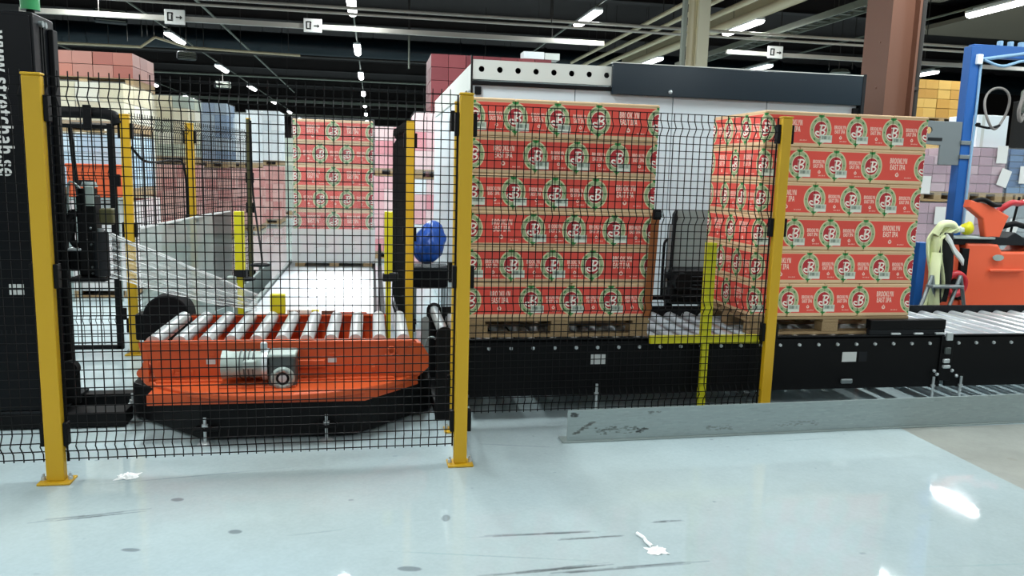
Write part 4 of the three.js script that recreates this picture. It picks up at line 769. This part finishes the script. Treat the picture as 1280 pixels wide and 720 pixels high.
// stack seen between the two rear yellow posts
store('pink carton load on the floor behind the pale plastic screen', -4.25, -3.22, -15, 0, 1.42, 1.1, 4, 6, 4, K.pinkRed, { side: 'high' });
store('beige load stacked on the pink cartons behind the rear yellow posts', -4.3, -3.24, -15, 1.57, 1.06, 1.1, 4, 5, 4, [...K.beige, ...K.greenGrey], { side: 'high' });
store('dull pink load on the floor behind the darker plastic screen', -3.72, -2.98, -17.4, 0, 1.36, 1.0, 3, 6, 4, K.pinkRed, { side: 'high' });
store('steel blue load stacked behind the olive post', -3.72, -3.0, -17.4, 1.5, 1.2, 1.0, 3, 5, 4, K.steelBlue, { side: 'high' });
store('pink load on the floor along the aisle, second from its far end', -3.4, -2.68, -19.6, 0, 1.36, 1.1, 3, 6, 4, K.pinkRed, { side: 'high' });
store('white wrapped load stacked along the aisle, above the second pink load', -3.4, -2.72, -19.6, 1.5, 1.15, 1.1, 3, 5, 4, K.white, { side: 'high' });
store('pink load on the floor at the far end of the aisle', -3.3, -2.45, -22, 0, 1.42, 1.2, 4, 6, 4, K.pinkRed, { side: 'high' });
store('bright white wrapped load at the far end of the aisle, stacked on pink cartons', -3.3, -2.45, -22, 1.57, 1.3, 1.2, 4, 5, 4, K.white, { side: 'high' });
store('greenish load standing farthest along the aisle beside the wrapped red load', -3.0, -2.2, -26, 0, 2.3, 1.2, 3, 8, 4, K.greenGrey, { side: 'high' });
// between the wrapped load and the white enclosure
store('rose carton load on the floor behind the light guard near the blue sack', 0.02, 0.72, -14, 0, 1.32, 1.2, 4, 6, 4, K.rose, { side: 'low' });
store('rose and white load stacked on the floor-standing rose load near the blue sack', 0.04, 0.68, -14, 1.46, 0.72, 1.2, 4, 3, 4, K.rose, { side: 'low' });
store('rose load on the floor right behind the blue sack', 0.6, 1.3, -11.6, 0, 1.32, 1.2, 4, 6, 4, [...K.rose, ...K.white], { side: 'low' });
store('deep rose load stacked behind the blue sack, next to the enclosure', 0.6, 1.3, -11.6, 1.46, 0.82, 1.2, 4, 3, 4, K.rose, { side: 'low' });
store('lower brick red load standing behind the white enclosure', 0.95, 3.0, -13.4, 0, 1.5, 1.2, 7, 6, 3, K.brick, { side: 'low', film: null });
store('tall brick red carton load rising above the white enclosure', 0.95, 3.0, -13.4, 1.65, 1.72, 1.2, 7, 8, 3, K.brick, { side: 'low', film: null });
{ const t = thing('white_carton', 'flat white carton lying on top of the tall brick red load', 'carton', [2.8, 3.505, -13.6]); part('carton_body', [rbox(0.36, 0.12, 0.3, -0.1, 0.06, 0, 0.004)], M.white, t); part('carton_lid', [rbox(0.26, 0.11, 0.3, 0.22, 0.055, 0, 0.004)], M.offWhite, t); }
// right of the brown column
store('tan carton load on top of the stack beside the brown column', 10.35, 11.75, -14, 2.75, 0.72, 1.2, 5, 4, 3, K.tan, { side: 'low', film: null });
store('tan carton load narrowly visible next to the brown column', 9.65, 10.22, -14, 2.75, 0.74, 1.2, 2, 4, 3, K.tan, { side: 'low', film: null });
store('lower tan load beneath the two tan carton stacks', 9.7, 11.7, -14, 1.36, 1.25, 1.2, 6, 4, 3, K.tan, { side: 'low' });
store('floor-standing tan load beneath the tan carton stacks', 9.7, 11.7, -14, 0, 1.22, 1.2, 6, 4, 3, K.tan, { side: 'low' });
const white = (t, x, y, z, a = 0) => { const m = part('paper_note', box(0.17, 0.25, 0.004, x, y, z), M.signWhite, t); m.rotation.z = a; };
let q = store('mauve shrink-wrapped load on the floor, between the cartons and the blue crane', 7.62, 8.3, -10, 0, 1.2, 1.2, 3, 8, 3, K.mauve, { side: 'low' }); white(q, 0.05, 1.15, 0.03); white(q, 0.1, 0.55, 0.03);
q = store('mauve shrink-wrapped load stacked behind the grey bracket of the crane', 7.62, 8.3, -10, 1.36, 0.5, 1.2, 3, 4, 3, K.mauve, { side: 'low' }); white(q, -0.24, 0.22, 0.03);
q = store('mauve load on the floor on the truck side of the blue crane', 8.36, 9.02, -10, 0, 1.2, 1.2, 3, 8, 3, K.mauve, { side: 'low' }); white(q, -0.2, 1.1, 0.03); white(q, 0.22, 1.1, 0.03, -0.3);
q = store('mauve load stacked on the truck side of the blue crane', 8.36, 9.02, -10, 1.36, 0.64, 1.2, 3, 5, 3, K.mauve, { side: 'low' }); white(q, 0.22, 0.68, 0.03); white(q, 0.18, 0.42, 0.03, -0.3);
q = store('blue shrink-wrapped load beside the mauve loads behind the truck', 9.08, 9.52, -10, 1.36, 0.64, 1.2, 2, 7, 3, K.blue, { side: 'low' }); white(q, 0.02, 0.4, 0.03);
store('grey load on the floor below the blue shrink-wrapped load', 9.08, 9.56, -10, 0, 1.2, 1.2, 2, 6, 3, K.grey, { side: 'low' });
store('dark grey load at the edge of the view beside the blue load', 9.62, 11.0, -10, 0, 2.0, 1.2, 5, 10, 3, K.greenGrey, { side: 'low' });
{ const t = thing('white_carton', 'large white carton on top of the mauve load behind the hose loop', 'carton', [8.86, 2.142, -10.45]); part('carton_body', rbox(0.5, 0.46, 0.6, 0, 0.23, 0, 0.008), M.white, t); part('tape_strip', box(0.05, 0.462, 0.602, -0.16, 0.23, 0), M.offWhite, t); }
{ const t = thing('steel_locker', 'tall dark grey locker standing behind the crane hoses at the picture edge', 'locker', [12.35, 0, -12.2]); part('locker_body', rspan(-0.9, 0.9, 0.05, 3.1, -0.5, 0, 0.01), M.charcoal, t); for (let i = 0; i < 3; i++) part('door', rspan(-0.88 + i * 0.59, -0.31 + i * 0.59, 0.1, 3.05, 0, 0.02, 0.004), M.charcoal, t); part('plinth', rspan(-0.88, 0.88, 0, 0.05, -0.48, -0.02), M.black, t); }

// ---------------------------------------------------------------- blue lifting crane, truck, ladder, jacket
{
  const t = thing('lifting_crane', 'blue column crane with jib and hanging tubes behind the orange truck', 'crane', [5.85, 0, -7.08]);
  part('column', rspan(-0.055, 0.055, 0.02, 2.96, -0.055, 0.055, 0.008), M.blue, t);
  part('base_plate', rspan(-0.2, 0.2, 0, 0.02, -0.2, 0.2, 0.004), M.blue, t);
  part('jib', rspan(-0.02, 3.2, 2.86, 2.98, -0.04, 0.04, 0.006), M.blue, t);
  part('jib_brace', rod([0.03, 2.83, 0.03], [1.2, 3.02, 0.03], 0.02, 8), M.blueCable, t);
  part('pivot', rbox(0.06, 0.1, 0.08, 0.03, 2.83, 0.05, 0.01), M.white, t);
  for (let i = 0; i < 5; i++) part('trolley_clip', rbox(0.04, 0.06, 0.05, 0.3 + i * 0.12, 3.0, 0, 0.008), M.blueCable, t);
  part('supply_cable', tube([[0.06, 2.82, 0.06], [0.062, 2.4, 0.065], [0.06, 1.9, 0.066], [0.062, 1.2, 0.066]], 0.013, 40, 8), M.blueCable, t);
  part('supply_cable', tube([[0.1, 2.83, 0.05], [0.3, 2.78, 0.06], [0.55, 2.84, 0.06], [0.8, 2.78, 0.06], [1.1, 2.85, 0.05]], 0.014, 40, 8), M.blueCable, t);
  for (const y of [1.88, 2.02]) part('hose_clamp', rspan(-0.065, 0.065, y - 0.02, y + 0.02, -0.065, 0.068, 0.004), M.steel, t);
  const h = part('bracket_plate', extrude([[-0.49, 0.0], [-0.49, 0.17], [-0.44, 0.22], [-0.06, 0.22], [-0.06, -0.2], [-0.28, -0.2], [-0.28, -0.01]].map(([x, y]) => [x, y + 2.0]), 0.015, [[-0.42, 2.13, 0.035]], 0.003).translate(0, 0, 0.03), M.bracketGrey, t);
  part('bracket_slot', rspan(-0.43, -0.27, 2.03, 2.06, 0.048, 0.052, 0.001), M.charcoal, h);
  const gloops = [tube(Array.from({ length: 24 }, (_, i) => { const a = (i / 24) * Math.PI * 2; return [0.24 + 0.13 * Math.cos(a), 2.36 + 0.2 * Math.sin(a), 0.12 + 0.03 * Math.sin(a * 2)]; }), 0.012, 80, 8, true)];
  part('hose_loop', gloops, M.hose, t);
  part('hose_loop', tube([[0.6, 2.9, 0.1], [0.55, 2.55, 0.12], [0.5, 2.35, 0.12], [0.55, 2.25, 0.1], [0.6, 2.35, 0.1]], 0.018, 50, 8), M.hose, t);
  part('hose', tube([[0.06, 2.2, 0.07], [0.12, 2.18, 0.1], [0.2, 2.17, 0.12], [0.3, 2.2, 0.12]], 0.012, 24, 8), M.black, t);
  part('valve', rbox(0.05, 0.04, 0.04, 0.09, 2.2, 0.07, 0.01), M.black, t);
  part('handle_tool', [rbox(0.12, 0.22, 0.08, 0.62, 2.45, 0.08, 0.02), rod([0.62, 2.55, 0.08], [0.62, 2.88, 0.08], 0.012, 8)], M.tray, t);
}
{
  const t = thing('guard_post', 'short blue steel guard post between the red cartons and the jacket', 'post', [5.27, 0, -6.78]);
  part('post_tube', rspan(-0.045, 0.045, 0.01, 1.04, -0.045, 0.045, 0.008), M.blue, t);
  part('base_plate', rspan(-0.09, 0.09, 0, 0.012, -0.09, 0.09, 0.003), M.blue, t);
}
{
  const t = thing('pallet_truck', 'orange electric pallet truck parked behind the bright conveyor section', 'truck', [5.97, 0, -6.6]);
  // front shell: outline in x-y, depth along z
  const shell = [[-0.32, 0.16], [0.5, 0.16], [0.52, 0.3], [0.5, 0.98], [0.42, 1.02], [0.36, 0.95], [0.05, 0.95], [0.0, 1.02], [-0.1, 1.03], [-0.32, 1.03]];
  part('front_shell', extrude(shell, 0.28, [], 0.02).translate(0, 0, -0.3), M.truckOrange, t);
  part('side_shell', extrude([[0, 0.16], [0.18, 0.16], [0.16, 0.9], [0.1, 1.04], [0, 1.04]], 0.26, [], 0.015).translate(-0.52, 0, -0.3), M.truckOrange, t);
  part('vent_recess', rspan(-0.39, -0.31, 0.5, 1.0, -0.12, 0.01, 0.006), M.black, t);
  part('raised_rib', rspan(-0.08, 0.3, 0.775, 0.805, 0.01, 0.03, 0.01), M.truckOrange, t);
  part('maker_badge', [new THREE.CylinderGeometry(0.05, 0.05, 0.01, 28).rotateX(Math.PI / 2).scale(1.2, 0.6, 1).translate(0.0, 0.915, 0.022)], M.castAlloy, t);
  part('skirt', rspan(-0.3, 0.5, 0.1, 0.4, -0.28, 0.006, 0.01), M.orange, t);
  part('top_console', extrude([[-0.5, 0], [0.5, 0], [0.5, 0.05], [0.3, 0.06], [0.2, 0.11], [0.12, 0.06], [-0.05, 0.07], [-0.3, 0.05], [-0.5, 0.04]], 0.27, [], 0.008).translate(0, 1.04, -0.3), M.charcoal, t);
  part('console_tray', rspan(-0.5, -0.05, 1.09, 1.11, -0.2, 0.02, 0.006), M.greyPaint, t);
  part('tiller_arm', extrude([[-0.1, 0], [0.02, 0], [0.06, 0.12], [0.1, 0.22], [-0.12, 0.32], [-0.32, 0.36], [-0.33, 0.31], [-0.16, 0.2]], 0.06, [], 0.012).translate(0.0, 1.09, -0.1), M.truckOrange, t);
  part('tiller_handle', tube([[-0.3, 1.44, -0.06], [-0.2, 1.47, -0.03], [-0.08, 1.42, -0.02], [0.02, 1.42, -0.06]], 0.022, 30, 8), M.black, t);
  part('control_grip', tube([[0.06, 1.36, -0.12], [0.16, 1.44, -0.08], [0.3, 1.44, -0.12], [0.42, 1.48, -0.1]], 0.03, 30, 8), M.red, t);
  part('control_grip', tube([[0.1, 1.2, -0.12], [0.22, 1.24, -0.08], [0.36, 1.22, -0.12], [0.5, 1.2, -0.1]], 0.028, 30, 8), M.black, t);
  part('mirror_stalk', rod([0.3, 1.1, -0.2], [0.36, 1.5, -0.2], 0.012, 8), M.black, t);
  part('strap_ring', new THREE.TorusGeometry(0.1, 0.034, 12, 32).translate(-0.46, 0.66, 0.045), M.red, t);
  part('ring_hub', new THREE.CylinderGeometry(0.05, 0.05, 0.05, 24).rotateX(Math.PI / 2).translate(-0.46, 0.66, 0.03), M.black, t);
  for (const x of [-0.3, 0.35]) part('wheel', new THREE.CylinderGeometry(0.1, 0.1, 0.08, 24).rotateZ(Math.PI / 2).translate(x, 0.1, -0.18), M.blackRubber, t);
  const gl = thing('work_glove', 'yellow-green work glove lying on the truck console beside the tiller', 'glove', [5.66, 1.13, -6.66]);
  const gg = new THREE.SphereGeometry(0.055, 20, 14), gp = gg.attributes.position; for (let i = 0; i < gp.count; i++) { const x = gp.getX(i), y = gp.getY(i), z = gp.getZ(i), k = 1 + 0.15 * Math.sin(x * 60) * Math.cos(z * 50); gp.setXYZ(i, x * 1.15 * k, (y + 0.055) * 1.1 * k - 0.005, z * k); } gg.computeVertexNormals();
  part('glove_body', gg, M.guard, gl);
  part('glove_cuff', rbox(0.06, 0.05, 0.07, -0.07, 0.045, 0, 0.015), M.offWhite, gl);
}
{
  const t = thing('step_ladder', 'small grey aluminium step ladder in front of the orange truck', 'ladder', [5.43, 0, -6.4]);
  const bar = (a, b, r = 0.018) => part('rail', rod(a, b, r, 8), M.steel, t);
  bar([0, 0.76, 0], [-0.33, 0, 0.12]); bar([0, 0.76, 0], [0.23, 0, -0.05]); bar([-0.3, 0.76, 0], [-0.63, 0, 0.12]); bar([-0.3, 0.76, 0], [-0.08, 0, -0.05]);
  part('tread', rspan(-0.36, -0.03, 0.655, 0.68, 0.0, 0.1, 0.006), M.steel, t); part('tread', rspan(-0.46, -0.13, 0.42, 0.445, 0.03, 0.13, 0.006), M.steel, t); part('tread', rspan(-0.56, -0.22, 0.2, 0.225, 0.06, 0.16, 0.006), M.steel, t);
}
{ // hi-vis jacket hung over the guard post
  const t = thing('hivis_jacket', 'pale yellow hi-vis jacket with reflective band hanging beside the orange truck', 'jacket', [5.33, 0.42, -6.5]);
  const sheet = (w, h, f, seg = 26) => { const pos = [], idx = [], n = seg; for (let s = 0; s < 2; s++) for (let j = 0; j <= n; j++) for (let i = 0; i <= n; i++) { const u = i / n, v = j / n, [x, y, z] = f(u, v); pos.push(x, y, z - s * 0.025); } const W = n + 1, N = W * W; const quad = (a, b, c, d) => idx.push(a, b, c, a, c, d); for (let j = 0; j < n; j++) for (let i = 0; i < n; i++) { const a = j * W + i; quad(a, a + 1, a + W + 1, a + W); quad(N + a, N + a + W, N + a + W + 1, N + a + 1); } for (let k = 0; k < n; k++) { quad(k, N + k, N + k + 1, k + 1); const b = n * W + k; quad(b, b + 1, N + b + 1, N + b); const l = k * W; quad(l, l + W, N + l + W, N + l); const r = k * W + n; quad(r, N + r, N + r + W, r + W); } const g = new THREE.BufferGeometry(); g.setAttribute('position', new THREE.Float32BufferAttribute(pos, 3)); g.setAttribute('uv', new THREE.Float32BufferAttribute(new Float32Array((pos.length / 3) * 2), 2)); g.setIndex(idx); g.computeVertexNormals(); return g; };
  const back = (u, v) => { const x = -0.2 + 0.15 * u + 0.035 * Math.sin(v * 6) + (v > 0.86 ? (v - 0.86) * 0.9 * (0.5 + u) : 0), y = v * 0.8, z = 0.03 * Math.sin(u * 7 + v * 3) + 0.012 * Math.sin(u * 19 + v * 5) + 0.04 * v; return [x, y, z]; };
  part('jacket_front', sheet(1, 1, back), M.hivis, t);
  part('lining', sheet(1, 1, (u, v) => [-0.1 + 0.13 * u - 0.02 * v, 0.08 + v * 0.66, 0.05 + 0.03 * Math.sin(u * 6 + v * 4) + 0.02 * v]), M.lining, t);
  part('collar', tube([[-0.16, 0.72, 0.03], [-0.12, 0.81, 0.05], [-0.02, 0.82, 0.05], [0.06, 0.76, 0.03]], 0.035, 30, 10), M.hivis, t);
  part('reflective_band', sheet(1, 1, (u, v) => [-0.11 + 0.2 * u, 0.68 - 0.24 * u + 0.055 * v, 0.13 + 0.01 * Math.sin(u * 9)], 12), M.reflective, t);
  part('sleeve', tube([[-0.13, 0.55, 0.04], [-0.15, 0.35, 0.06], [-0.13, 0.15, 0.06], [-0.1, 0.02, 0.05]], 0.05, 30, 10), M.hivis, t);
}

scene.traverse((o) => { if (o.isMesh) { o.castShadow = true; o.receiveShadow = true; } });
renderer.render(scene, camera);
